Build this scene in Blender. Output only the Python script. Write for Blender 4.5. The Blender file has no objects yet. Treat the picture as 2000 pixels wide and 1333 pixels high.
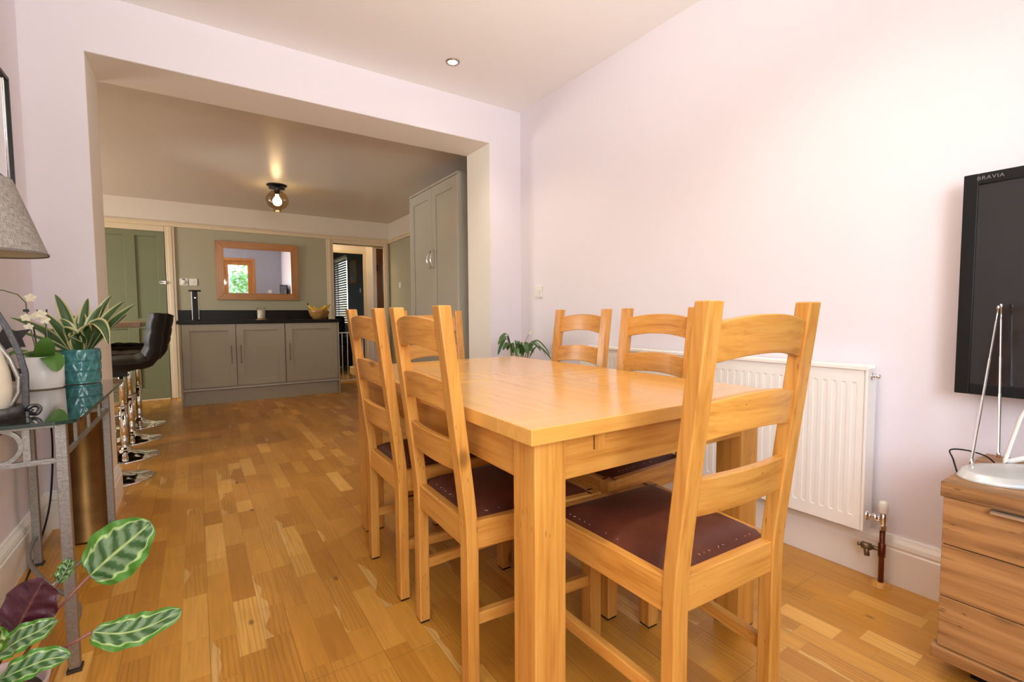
import bpy, bmesh, math, random
from mathutils import Vector, Matrix
random.seed(7)
PI = math.pi
sc = bpy.context.scene
COL = sc.collection

# ------------------------------------------------------------------ camera
cd = bpy.data.cameras.new('camera'); cam = bpy.data.objects.new('camera', cd); COL.objects.link(cam)
cd.sensor_fit = 'HORIZONTAL'; cd.sensor_width = 36.0
cd.lens = 924.33 * 36.0 / 2000.0
cd.clip_start = 0.02; cd.clip_end = 200
RT = Vector((0.831385, -0.555662, -0.006229)); UP = Vector((0.036556, 0.043504, 0.998384)); FW = Vector((0.554493, 0.830269, -0.056481))
cam.matrix_world = Matrix(((RT.x, UP.x, -FW.x, 0), (RT.y, UP.y, -FW.y, 0), (RT.z, UP.z, -FW.z, 1.0), (0, 0, 0, 1)))
sc.camera = cam

# ------------------------------------------------------------------ world, view
w = bpy.data.worlds.new('world'); sc.world = w; w.use_nodes = True
wn = w.node_tree.nodes; wl = w.node_tree.links
sky = wn.new('ShaderNodeTexSky'); sky.sky_type = 'NISHITA'; sky.sun_elevation = math.radians(48); sky.sun_rotation = math.radians(80)
sky.sun_disc = False; sky.air_density = 1.2; sky.dust_density = 2.5
wl.new(sky.outputs[0], wn['Background'].inputs[0]); wn['Background'].inputs[1].default_value = 1.5
sc.view_settings.view_transform = 'Standard'; sc.view_settings.look = 'None'
sc.view_settings.gamma = 1.0; sc.view_settings.use_curve_mapping = False
sc.view_settings.exposure = 0.05
sc.cycles.use_denoising = True
try: sc.cycles.denoiser = 'OPENIMAGEDENOISE'
except Exception: pass
sc.cycles.max_bounces = 10; sc.cycles.diffuse_bounces = 6; sc.cycles.glossy_bounces = 5
sc.cycles.transmission_bounces = 8; sc.cycles.transparent_max_bounces = 12
sc.cycles.caustics_reflective = False; sc.cycles.caustics_refractive = False
sc.cycles.sample_clamp_indirect = 6.0; sc.cycles.blur_glossy = 0.5

def area(name, loc, aim, sx, sy, power, color):
    l = bpy.data.lights.new(name, 'AREA'); l.shape = 'RECTANGLE'; l.size = sx; l.size_y = sy; l.energy = power; l.color = color
    o = bpy.data.objects.new(name, l); COL.objects.link(o); o.location = loc
    o.rotation_euler = (Vector(aim) - Vector(loc)).to_track_quat('-Z', 'Y').to_euler(); return o
def spot(name, loc, power, color, ang=120, blend=.8, r=.04):
    l = bpy.data.lights.new(name, 'SPOT'); l.energy = power; l.color = color; l.spot_size = math.radians(ang); l.spot_blend = blend; l.shadow_soft_size = r
    o = bpy.data.objects.new(name, l); COL.objects.link(o); o.location = loc; return o
# daylight through the garden window behind the camera and the kitchen window
area('garden_window_daylight', (-.02, -.99, 1.50), (.9, 2.4, 1.0), 1.0, 1.25, 27, (1.0, .97, .95))
area('garden_window_daylight', (-.02, -.985, 1.50), (1.6, 1.4, 2.2), 1.0, 1.25, 18, (.97, .965, 1.0))
area('kitchen_window_daylight', (-2.70, 5.6, 1.45), (2.4, 5.2, 2.2), 1.3, 0.9, 52, (1.0, .96, .88))
kb = spot('kitchen_ceiling_glow_fill', (-1.5, 5.0, 1.05), 90, (.80, .92, 1.0), 42, 1., .15)  # added spot, no lamp stands there; puts a bluish glow on the kitchen ceiling
kb.rotation_euler = (Vector((1.5, 4.9, 2.38)) - Vector((-1.5, 5.0, 1.05))).to_track_quat('-Z', 'Y').to_euler()
# the photographer's flash, bounced off the ceiling
fl = spot('bounced_flash', (.62, -.35, 1.45), 150, (1., .985, .975), 96, .9, .06)
fl.rotation_euler = (Vector((.72, .85, 2.53)) - Vector((.62, -.35, 1.45))).to_track_quat('-Z', 'Y').to_euler()

# ------------------------------------------------------------------ materials
def new_mat(name):
    m = bpy.data.materials.new(name); m.use_nodes = True
    return m, m.node_tree.nodes, m.node_tree.links, m.node_tree.nodes['Principled BSDF']
def mat(name, col, rough=.5, metal=0., spec=.5, coat=0., bump=0., bscale=200., var=0., emis=None, estr=0., sheen=0.):
    m, n, l, b = new_mat(name)
    b.inputs['Base Color'].default_value = (*col, 1); b.inputs['Roughness'].default_value = rough
    b.inputs['Metallic'].default_value = metal; b.inputs['Specular IOR Level'].default_value = spec
    b.inputs['Coat Weight'].default_value = coat; b.inputs['Coat Roughness'].default_value = .15
    if sheen: b.inputs['Sheen Weight'].default_value = sheen
    if emis: b.inputs['Emission Color'].default_value = (*emis, 1); b.inputs['Emission Strength'].default_value = estr
    if bump or var:
        tc = n.new('ShaderNodeTexCoord'); ns = n.new('ShaderNodeTexNoise'); ns.inputs['Scale'].default_value = bscale; ns.inputs['Detail'].default_value = 4
        l.new(tc.outputs['Object'], ns.inputs['Vector'])
        if bump:
            bp = n.new('ShaderNodeBump'); bp.inputs['Strength'].default_value = bump; bp.inputs['Distance'].default_value = .002
            l.new(ns.outputs['Fac'], bp.inputs['Height']); l.new(bp.outputs[0], b.inputs['Normal'])
        if var:
            hs = n.new('ShaderNodeHueSaturation'); hs.inputs['Color'].default_value = (*col, 1)
            mr = n.new('ShaderNodeMapRange'); mr.inputs[1].default_value = .3; mr.inputs[2].default_value = .7
            mr.inputs[3].default_value = 1 - var; mr.inputs[4].default_value = 1 + var
            l.new(ns.outputs['Fac'], mr.inputs[0]); l.new(mr.outputs[0], hs.inputs['Value']); l.new(hs.outputs[0], b.inputs['Base Color'])
    return m
class NB:
    """tiny node-graph helper"""
    def __init__(s, m): s.n = m.node_tree.nodes; s.l = m.node_tree.links
    def put(s, sock, v):
        if hasattr(v, 'node'): s.l.new(v, sock)
        elif isinstance(v, tuple) and len(v) == 3 and sock.type == 'RGBA': sock.default_value = (*v, 1)
        else: sock.default_value = v
    def M(s, op, a, b=0., c=0.):
        x = s.n.new('ShaderNodeMath'); x.operation = op; s.put(x.inputs[0], a); s.put(x.inputs[1], b)
        if op in ('MULTIPLY_ADD', 'SMOOTH_MAX', 'SMOOTH_MIN'): s.put(x.inputs[2], c)
        return x.outputs[0]
    def xyz(s, v): x = s.n.new('ShaderNodeSeparateXYZ'); s.put(x.inputs[0], v); return x.outputs
    def comb(s, a, b, c=0.):
        x = s.n.new('ShaderNodeCombineXYZ'); s.put(x.inputs[0], a); s.put(x.inputs[1], b); s.put(x.inputs[2], c); return x.outputs[0]
    def wn(s, v): x = s.n.new('ShaderNodeTexWhiteNoise'); x.noise_dimensions = '3D'; s.put(x.inputs['Vector'], v); return x.outputs['Value']
    def noise(s, v, sc_, det=3., dist=0., rough=.5):
        x = s.n.new('ShaderNodeTexNoise'); s.put(x.inputs['Vector'], v); x.inputs['Scale'].default_value = sc_; x.inputs['Detail'].default_value = det
        x.inputs['Distortion'].default_value = dist; x.inputs['Roughness'].default_value = rough; return x.outputs['Fac']
    def mapv(s, v, sc_): x = s.n.new('ShaderNodeMapping'); s.put(x.inputs[0], v); x.inputs['Scale'].default_value = sc_; return x.outputs[0]
    def mr(s, v, a, b, c, d, smooth=False):
        x = s.n.new('ShaderNodeMapRange'); s.put(x.inputs[0], v)
        if smooth: x.interpolation_type = 'SMOOTHSTEP'
        for i, q in enumerate((a, b, c, d)): s.put(x.inputs[i + 1], q)
        return x.outputs[0]
    def mix(s, f, a, b, blend='MIX'):
        x = s.n.new('ShaderNodeMix'); x.data_type = 'RGBA'; x.blend_type = blend; s.put(x.inputs[0], f); s.put(x.inputs[6], a); s.put(x.inputs[7], b); return x.outputs[2]
    def ramp(s, f, stops):
        x = s.n.new('ShaderNodeValToRGB'); s.put(x.inputs[0], f); e = x.color_ramp.elements
        while len(e) < len(stops): e.new(.5)
        for i, (p, c) in enumerate(stops): e[i].position = p; e[i].color = (*c, 1)
        return x.outputs[0]
    def bump(s, h, st, dist=.002):
        x = s.n.new('ShaderNodeBump'); s.put(x.inputs['Height'], h); x.inputs['Strength'].default_value = st; x.inputs['Distance'].default_value = dist; return x.outputs[0]
    def tex(s, out='Object'): return s.n.new('ShaderNodeTexCoord').outputs[out]

def wood(name, axis, dark, mid, light, rough=.38, coat=.25, knots=True, scale=1.0, objvar=.10, pore=.26, wave=.07, bmp=.25, ct=1.0):
    """straight-grained timber; axis = direction the grain runs in object space"""
    m, n, l, b = new_mat(name); g = NB(m)
    obj = g.tex()
    oi = n.new('ShaderNodeObjectInfo')
    off = g.M('MULTIPLY', oi.outputs['Random'], 7.3)
    va = n.new('ShaderNodeVectorMath'); va.operation = 'ADD'; l.new(obj, va.inputs[0]); l.new(g.comb(off, off, off), va.inputs[1]); v = va.outputs[0]
    long, cross = 1.3 * scale, 15 * scale
    s1 = [cross] * 3; s1[axis] = long
    s2 = [120 * scale] * 3; s2[axis] = 5 * scale
    n1 = g.noise(g.mapv(v, s1), 1.0, 4, 1.2); n2 = g.noise(g.mapv(v, s2), 1.0, 2, .2)
    s3 = [5.] * 3; s3[axis] = 1.5
    n3 = g.noise(g.mapv(v, s3), 1.0, 2)
    wv = n.new('ShaderNodeTexWave'); wv.wave_type = 'RINGS'; wv.rings_direction = 'XYZ'[axis]
    l.new(g.mapv(v, [q for q in ([9 * scale if i != axis else .9 * scale for i in range(3)])]), wv.inputs['Vector'])
    wv.inputs['Scale'].default_value = 1.1; wv.inputs['Distortion'].default_value = 5.; wv.inputs['Detail'].default_value = 2.; wv.inputs['Detail Scale'].default_value = 1.2
    f = g.M('MULTIPLY_ADD', wv.outputs['Fac'], wave, g.M('MULTIPLY', n1, .50 - wave * .5))
    f = g.M('MULTIPLY_ADD', n2, .50, f)
    col = g.ramp(f, [(.51 - .19 * ct, dark), (.51, mid), (.51 + .20 * ct, light)])
    pores = g.mr(n2, .60, .74, 0., pore)
    col = g.mix(pores, col, tuple(.62 * q for q in dark))
    s5 = [95.] * 3; s5[axis] = 22.; vf = n.new('ShaderNodeTexVoronoi'); l.new(g.mapv(v, s5), vf.inputs['Vector']); vf.inputs['Scale'].default_value = 1.
    fl_ = g.M('MULTIPLY', g.mr(vf.outputs['Distance'], .10, .22, 1., 0.), g.M('GREATER_THAN', g.noise(v, 9., 1), .60))
    col = g.mix(g.M('MULTIPLY', fl_, min(.8, pore * 2.4)), col, tuple(.45 * q for q in dark))
    if knots:
        vr = n.new('ShaderNodeTexVoronoi'); vr.feature = 'F1'; s4 = [6.0] * 3; s4[axis] = 3.2; l.new(g.mapv(v, s4), vr.inputs['Vector']); vr.inputs['Scale'].default_value = 1.
        kk = g.mr(vr.outputs['Distance'], .03, .13, .75, 0., True)
        col = g.mix(kk, col, tuple(.42 * q for q in dark))
    hs = n.new('ShaderNodeHueSaturation'); l.new(col, hs.inputs['Color'])
    l.new(g.M('MULTIPLY', g.mr(oi.outputs['Random'], 0, 1, 1 - objvar, 1 + objvar), g.mr(n3, .3, .7, .93, 1.06)), hs.inputs['Value'])
    l.new(hs.outputs[0], b.inputs['Base Color'])
    b.inputs['Roughness'].default_value = rough; b.inputs['Coat Weight'].default_value = coat; b.inputs['Coat Roughness'].default_value = .18
    l.new(g.bump(n2, bmp, .0006), b.inputs['Normal'])
    return m
OD, OM, OL = (.43, .170, .024), (.60, .277, .052), (.70, .36, .082)
OAK = [wood('honey_oak_%s' % a, i, OD, OM, OL) for i, a in enumerate('xyz')]
TD, TM, TL = (.60, .275, .050), (.73, .375, .085), (.81, .465, .13)
TOP = [wood('table_oak_%s' % a, i, TD, TM, TL, rough=.22, coat=.6, scale=.8, pore=.05, wave=.10, knots=False, bmp=.02, objvar=.03, ct=2.0) for i, a in enumerate('xyz')]
MD = [wood('mirror_oak_%s' % a, i, (.34, .12, .022), (.46, .18, .032), (.54, .24, .055), knots=False) for i, a in enumerate('xyz')]
SB = [wood('sideboard_oak_%s' % a, i, (.19, .082, .026), (.35, .17, .056), (.46, .245, .09), rough=.5, coat=.05, scale=.9, wave=.16, pore=.5) for i, a in enumerate('xyz')]
BROWN = wood('front_door_timber', 2, (.10, .03, .01), (.17, .055, .018), (.24, .08, .025), knots=False)
BART = wood('bar_oak', 1, (.16, .08, .04), (.26, .14, .075), (.36, .2, .11), knots=False, rough=.3)

def floor_mat():
    m, n, l, b = new_mat('oak_strip_floor'); g = NB(m)
    P = g.tex(); X, Y, Z = g.xyz(P)
    SW = .072
    xs = g.M('DIVIDE', X, SW); row = g.M('FLOOR', xs)
    pl = g.M('FLOOR', g.M('DIVIDE', row, 3.))
    r1 = g.wn(g.comb(row, 3.7, 1.1)); r2 = g.wn(g.comb(row, 9.1, 4.2))
    L = g.mr(r2, 0, 1, .42, .66)
    ys = g.M('ADD', g.M('DIVIDE', Y, L), g.M('MULTIPLY', r1, 13.)); idx = g.M('FLOOR', ys)
    fx = g.M('FRACT', xs); fy = g.M('FRACT', ys)
    # stagger block ends with a second split so lengths vary
    r3 = g.wn(g.comb(row, idx, 2.2)); cut = g.mr(r3, 0, 1, .3, .8)
    sub = g.M('GREATER_THAN', fy, cut)
    cell = g.comb(row, idx, g.M('MULTIPLY', sub, 5.))
    c1 = g.wn(cell); vm = n.new('ShaderNodeVectorMath'); vm.operation = 'ADD'; l.new(cell, vm.inputs[0]); vm.inputs[1].default_value = (17.3, 5.1, 2.9); c2 = g.wn(vm.outputs[0])
    base = g.ramp(c1, [(0., (.43, .18, .021)), (.30, (.50, .222, .028)), (.75, (.545, .255, .036)), (.93, (.60, .30, .050)), (1., (.72, .39, .09))])
    off = n.new('ShaderNodeVectorMath'); off.operation = 'ADD'; l.new(P, off.inputs[0]); l.new(g.comb(g.M('MULTIPLY', c1, 9.), g.M('MULTIPLY', c2, 11.), 0.), off.inputs[1])
    fine = g.noise(g.mapv(off.outputs[0], (150, 7, 1)), 1., 3, .3)
    med = g.noise(g.mapv(off.outputs[0], (34, 3.0, 1)), 1., 4, 1.6)
    wv = n.new('ShaderNodeTexWave'); wv.wave_type = 'BANDS'; wv.bands_direction = 'X'; l.new(g.mapv(off.outputs[0], (22, 2.2, 1)), wv.inputs['Vector'])
    wv.inputs['Scale'].default_value = 1.; wv.inputs['Distortion'].default_value = 7.; wv.inputs['Detail'].default_value = 2.; wv.inputs['Detail Scale'].default_value = 1.1
    wamt = g.mr(c2, .55, .8, 0., .20)
    val = g.M('ADD', g.mr(fine, .3, .7, .92, 1.07), g.mr(med, .3, .7, -.08, .08))
    val = g.M('SUBTRACT', val, g.M('MULTIPLY', wamt, g.M('POWER', wv.outputs['Fac'], 3.)))
    # sapwood wedges along some block edges
    wedge = g.M('MULTIPLY', g.M('GREATER_THAN', c2, .87), g.M('LESS_THAN', fx, g.M('MULTIPLY', g.mr(g.noise(g.mapv(off.outputs[0], (1, 6, 1)), 1., 1), .40, .62, 0., .42), 1.)))
    col = g.mix(g.M('MULTIPLY', wedge, .55), base, (.74, .47, .17))
    # knots
    vr = n.new('ShaderNodeTexVoronoi'); l.new(g.mapv(P, (6.5, 3.4, 1)), vr.inputs['Vector']); vr.inputs['Scale'].default_value = 1.
    col = g.mix(g.mr(vr.outputs['Distance'], .025, .085, .8, 0., True), col, (.13, .045, .012))
    # joints
    ex = g.M('MINIMUM', fx, g.M('SUBTRACT', 1., fx)); jx = g.mr(ex, .0, .022, 1., 0.)
    px_ = g.M('FRACT', g.M('DIVIDE', xs, 3.)); pe = g.M('MINIMUM', px_, g.M('SUBTRACT', 1., px_)); jp = g.mr(pe, .0, .010, 1., 0.)
    r5 = g.wn(g.comb(pl, 1.9, 8.)); py_ = g.M('FRACT', g.M('ADD', g.M('DIVIDE', Y, 1.9), g.M('MULTIPLY', r5, 5.))); pye = g.M('MINIMUM', py_, g.M('SUBTRACT', 1., py_)); jpe = g.mr(pye, .0, .0011, 1., 0.)
    d1 = g.M('ABSOLUTE', g.M('SUBTRACT', fy, cut)); ey = g.M('MINIMUM', g.M('MINIMUM', fy, g.M('SUBTRACT', 1., fy)), d1); jy = g.mr(ey, .0, .004, 1., 0.)
    j = g.M('MAXIMUM', g.M('MULTIPLY', g.M('MAXIMUM', jx, jy), .22), g.M('MULTIPLY', g.M('MAXIMUM', jp, jpe), .55))
    col = g.mix(j, col, (.13, .05, .012))
    hs = n.new('ShaderNodeHueSaturation'); l.new(col, hs.inputs['Color']); l.new(val, hs.inputs['Value']); hs.inputs['Saturation'].default_value = 1.0
    l.new(hs.outputs[0], b.inputs['Base Color'])
    l.new(g.mr(fine, .3, .7, .30, .42), b.inputs['Roughness']); b.inputs['Coat Weight'].default_value = .12; b.inputs['Coat Roughness'].default_value = .25
    l.new(g.bump(g.M('SUBTRACT', fine, g.M('MULTIPLY', j, 2.)), .18, .0008), b.inputs['Normal'])
    return m
FLOOR = floor_mat()
LILAC = mat('lilac_white_wall_paint', (.82, .775, .825), .6, bump=.04, bscale=500)
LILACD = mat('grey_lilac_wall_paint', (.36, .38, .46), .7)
WHITEC = mat('white_ceiling_paint', (.93, .92, .90), .7, bump=.04, bscale=400)
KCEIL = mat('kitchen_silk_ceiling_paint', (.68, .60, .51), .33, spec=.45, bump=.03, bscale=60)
REVEAL = mat('reveal_paint', (.89, .86, .79), .6)
CREAM = mat('cream_wall_paint', (.74, .67, .58), .6)
SAGE = mat('sage_wall_paint', (.44, .41, .29), .6)
TRIM = mat('cream_gloss_woodwork', (.74, .61, .42), .3)
GREEN = mat('sage_green_door_paint', (.185, .20, .108), .45)
SKIRT = mat('white_satin_skirting', (.89, .865, .81), .35)
UNIT = mat('stone_grey_unit_paint', (.38, .35, .26), .45)
UNITW = mat('stone_grey_wardrobe_paint', (.42, .385, .31), .38)
GRANITE = mat('black_speckled_worktop', (.016, .012, .012), .3, spec=.12, var=.5, bscale=180)
CHROME = mat('polished_chrome', (.85, .85, .85), .07, 1.)
STEEL = mat('brushed_steel', (.62, .62, .60), .3, 1.)
IRONL = mat('pewter_ironwork', (.33, .315, .29), .42, .75, bump=.5, bscale=120, var=.15)
IROND = mat('dark_wrought_iron', (.09, .09, .095), .35, .85, bump=.3, bscale=150, var=.2)
BRASS = mat('aged_brass', (.20, .105, .035), .42, 1., var=.25, bscale=9)
BLACK = mat('black_plastic', (.010, .010, .011), .4, spec=.2)
BLACKM = mat('matt_black_metal', (.02, .02, .02), .45, .6)
SCREEN = mat('television_screen', (.012, .012, .014), .09, spec=.6)
WPLAST = mat('white_plastic', (.82, .79, .74), .35)
RADW = mat('white_radiator_enamel', (.92, .895, .84), .28)
SILVERP = mat('silver_plastic', (.60, .60, .58), .25, .25)
COPPER = mat('weathered_copper_pipe', (.16, .05, .025), .35, .8, var=.3, bscale=30)
BRONZE = mat('dull_bronze_fitting', (.20, .15, .09), .45, .8)
LEATHB = mat('black_leatherette', (.012, .008, .007), .55, spec=.22, bump=.2, bscale=400)
CERW = mat('white_glazed_ceramic', (.88, .86, .84), .3)
SOIL = mat('potting_soil', (.03, .018, .01), .9, bump=1., bscale=60)
PINKPOT = mat('dusty_pink_ceramic', (.50, .38, .36), .5)
CANDLE = mat('cream_wax', (.88, .80, .64), .5)
BANANA = mat('yellow_banana_skin', (.80, .50, .04), .45)
BANTIP = mat('dark_banana_tip', (.08, .05, .02), .6)
BOWLM = wood('bowl_timber', 0, (.28, .12, .03), (.45, .22, .06), (.55, .3, .09), knots=False)
STONE = mat('cream_stone_lamp_body', (.70, .63, .50), .45, var=.08, bscale=14)
DKLEAF = mat('dark_metal_leaf', (.035, .03, .03), .4, .5)
PLAINLEAF = mat('glossy_dark_green_leaf', (.045, .12, .028), .32, var=.25, bscale=30)
ORCHLEAF = mat('orchid_leaf_green', (.08, .20, .03), .35)
STEMG = mat('green_stem', (.16, .20, .06), .5)
STEMR = mat('reddish_leaf_stalk', (.20, .07, .05), .5)
PETAL = mat('cream_petal', (.85, .80, .62), .5)
ROD = mat('black_support_cane', (.03, .03, .03), .5)
GRASS = mat('lawn_grass', (.10, .20, .04), .9, var=.3, bscale=30)
FENCE = mat('weathered_fence_board', (.42, .38, .36), .8, var=.1, bscale=20)
BUSH = mat('garden_foliage', (.30, .50, .16), .6, var=.35, bscale=12)
SHADEIN = mat('cream_shade_lining', (.52, .47, .32), .8)

def leather():
    m, n, l, b = new_mat('burgundy_brown_leather'); g = NB(m)
    P = g.tex(); a = g.noise(P, 9., 4)
    l.new(g.ramp(a, [(.3, (.060, .015, .008)), (.55, (.098, .026, .013)), (.8, (.15, .042, .020))]), b.inputs['Base Color'])
    b.inputs['Roughness'].default_value = .42; b.inputs['Specular IOR Level'].default_value = .3
    vr = n.new('ShaderNodeTexVoronoi'); l.new(P, vr.inputs['Vector']); vr.inputs['Scale'].default_value = 280.
    l.new(g.bump(g.M('ADD', vr.outputs['Distance'], g.M('MULTIPLY', g.noise(P, 40., 3), 1.)), .35, .0012), b.inputs['Normal'])
    return m
LEATHER = leather()
STITCH = mat('frayed_cream_stitching', (.55, .42, .30), .8)
def linen():
    m, n, l, b = new_mat('grey_linen_lampshade'); g = NB(m)
    uv = g.tex('UV'); a = g.noise(g.mapv(uv, (260, 14, 1)), 1., 2); c = g.noise(g.mapv(uv, (26, 150, 1)), 1., 2)
    l.new(g.ramp(g.M('MULTIPLY', g.M('ADD', a, c), .5), [(.36, (.15, .135, .12)), (.5, (.27, .25, .225)), (.64, (.42, .39, .35))]), b.inputs['Base Color'])
    b.inputs['Roughness'].default_value = .9
    return m
LINEN = linen()
def glass_mat(name, tint, refl=1.0):
    """thin window-style glass: tinted see-through plus a Fresnel mirror"""
    m = bpy.data.materials.new(name); m.use_nodes = True; n = m.node_tree.nodes; l = m.node_tree.links; n.clear()
    o = n.new('ShaderNodeOutputMaterial'); mx = n.new('ShaderNodeMixShader'); t = n.new('ShaderNodeBsdfTransparent'); gl = n.new('ShaderNodeBsdfGlossy'); ge = n.new('ShaderNodeNewGeometry'); dt = n.new('ShaderNodeVectorMath'); dt.operation = 'DOT_PRODUCT'; g = NB(m)
    t.inputs[0].default_value = (*tint, 1); gl.inputs['Roughness'].default_value = .01; l.new(ge.outputs['Incoming'], dt.inputs[0]); l.new(ge.outputs['Normal'], dt.inputs[1])
    sch = g.M('MULTIPLY_ADD', g.M('POWER', g.M('SUBTRACT', 1., g.M('ABSOLUTE', dt.outputs['Value'])), 5.), .96, .04)
    k = n.new('ShaderNodeMath'); k.operation = 'MULTIPLY'; k.inputs[1].default_value = refl; k.use_clamp = True
    l.new(sch, k.inputs[0]); l.new(k.outputs[0], mx.inputs[0]); l.new(t.outputs[0], mx.inputs[1]); l.new(gl.outputs[0], mx.inputs[2]); l.new(mx.outputs[0], o.inputs[0])
    return m
WINGLASS = glass_mat('clear_window_glass', (.97, .985, .98))
TABGLASS = glass_mat('green_tinted_table_glass', (.74, .83, .78), 1.6)
TABEDGE = mat('dark_green_glass_edge', (.015, .035, .028), .1, spec=.8)
GLOBE = glass_mat('smoked_amber_glass', (.80, .68, .50), 1.6)
JAR = glass_mat('clear_jar_glass', (.985, .985, .975), .9)
MIRROR = mat('mirror_silvering', (.93, .94, .95), .015, 1.)
BULB = mat('glowing_bulb', (1, .9, .7), .5, emis=(1., .80, .48), estr=26.)
SPOTEM = mat('glowing_downlight_lamp', (1, .95, .9), .5, emis=(1., .93, .80), estr=20.)
def teal():
    m, n, l, b = new_mat('teal_reactive_glaze'); g = NB(m)
    P = g.tex(); a = g.noise(P, 45., 4)
    l.new(g.ramp(a, [(.3, (.022, .115, .125)), (.6, (.06, .24, .235)), (.85, (.15, .38, .35))]), b.inputs['Base Color'])
    b.inputs['Roughness'].default_value = .22; b.inputs['Coat Weight'].default_value = .3
    return m
TEAL = teal()
def stripe_leaf():
    m, n, l, b = new_mat('cream_edged_green_leaf'); g = NB(m)
    U, V, _ = g.xyz(g.tex('UV')); av = g.M('ABSOLUTE', g.M('SUBTRACT', g.M('MULTIPLY', V, 2.), 1.))
    av = g.M('ADD', av, g.M('MULTIPLY', g.M('SUBTRACT', g.noise(g.mapv(g.tex('UV'), (2, 14, 1)), 1., 2), .5), .25))
    l.new(g.mix(g.mr(av, .66, .74, 0., 1.), g.mix(g.noise(g.mapv(g.tex('UV'), (1.5, 24, 1)), 1., 2), (.028, .07, .022), (.09, .17, .05)), (.62, .58, .28)), b.inputs['Base Color'])
    b.inputs['Roughness'].default_value = .42
    return m
STRIPELEAF = stripe_leaf()
def calathea():
    m, n, l, b = new_mat('patterned_prayer_plant_leaf'); g = NB(m)
    uv = g.tex('UV'); U, V, _ = g.xyz(uv); av = g.M('ABSOLUTE', g.M('SUBTRACT', g.M('MULTIPLY', V, 2.), 1.))
    # feathered bands that run out and forward from the midrib
    ph = g.M('SUBTRACT', U, g.M('MULTIPLY', av, .20)); nz = g.noise(g.mapv(uv, (9, 9, 1)), 1., 3); st = g.M('SINE', g.M('MULTIPLY_ADD', ph, 36., g.M('MULTIPLY', nz, 4.)))
    inner = g.mix(g.mr(st, -.6, .8, 0., 1.), (.028, .085, .016), (.14, .22, .105))
    edge = g.M('ADD', av, g.M('ADD', g.M('MULTIPLY', st, .045), g.M('MULTIPLY', g.M('SUBTRACT', nz, .5), .2)))
    band = g.M('MULTIPLY', g.mr(edge, .62, .67, 0., 1.), g.mr(edge, .71, .76, 1., 0.))
    outer = g.mix(nz, (.03, .12, .008), (.08, .23, .02))
    col = g.mix(g.mr(edge, .64, .68, 0., 1.), inner, outer)
    col = g.mix(g.M('MULTIPLY', band, .85), col, (.36, .48, .18))
    rib = g.mr(av, .02, .07, 1., 0.)
    col = g.mix(g.M('MULTIPLY', rib, .9), col, (.36, .46, .16))
    under = n.new('ShaderNodeNewGeometry')
    col = g.mix(g.M('SUBTRACT', 1., under.outputs['Backfacing']), col, g.mix(rib, (.050, .006, .014), (.12, .04, .03)))
    l.new(col, b.inputs['Base Color']); b.inputs['Roughness'].default_value = .34; b.inputs['Coat Weight'].default_value = .1
    l.new(g.bump(st, .35, .002), b.inputs['Normal'])
    return m
CALA = calathea()

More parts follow.
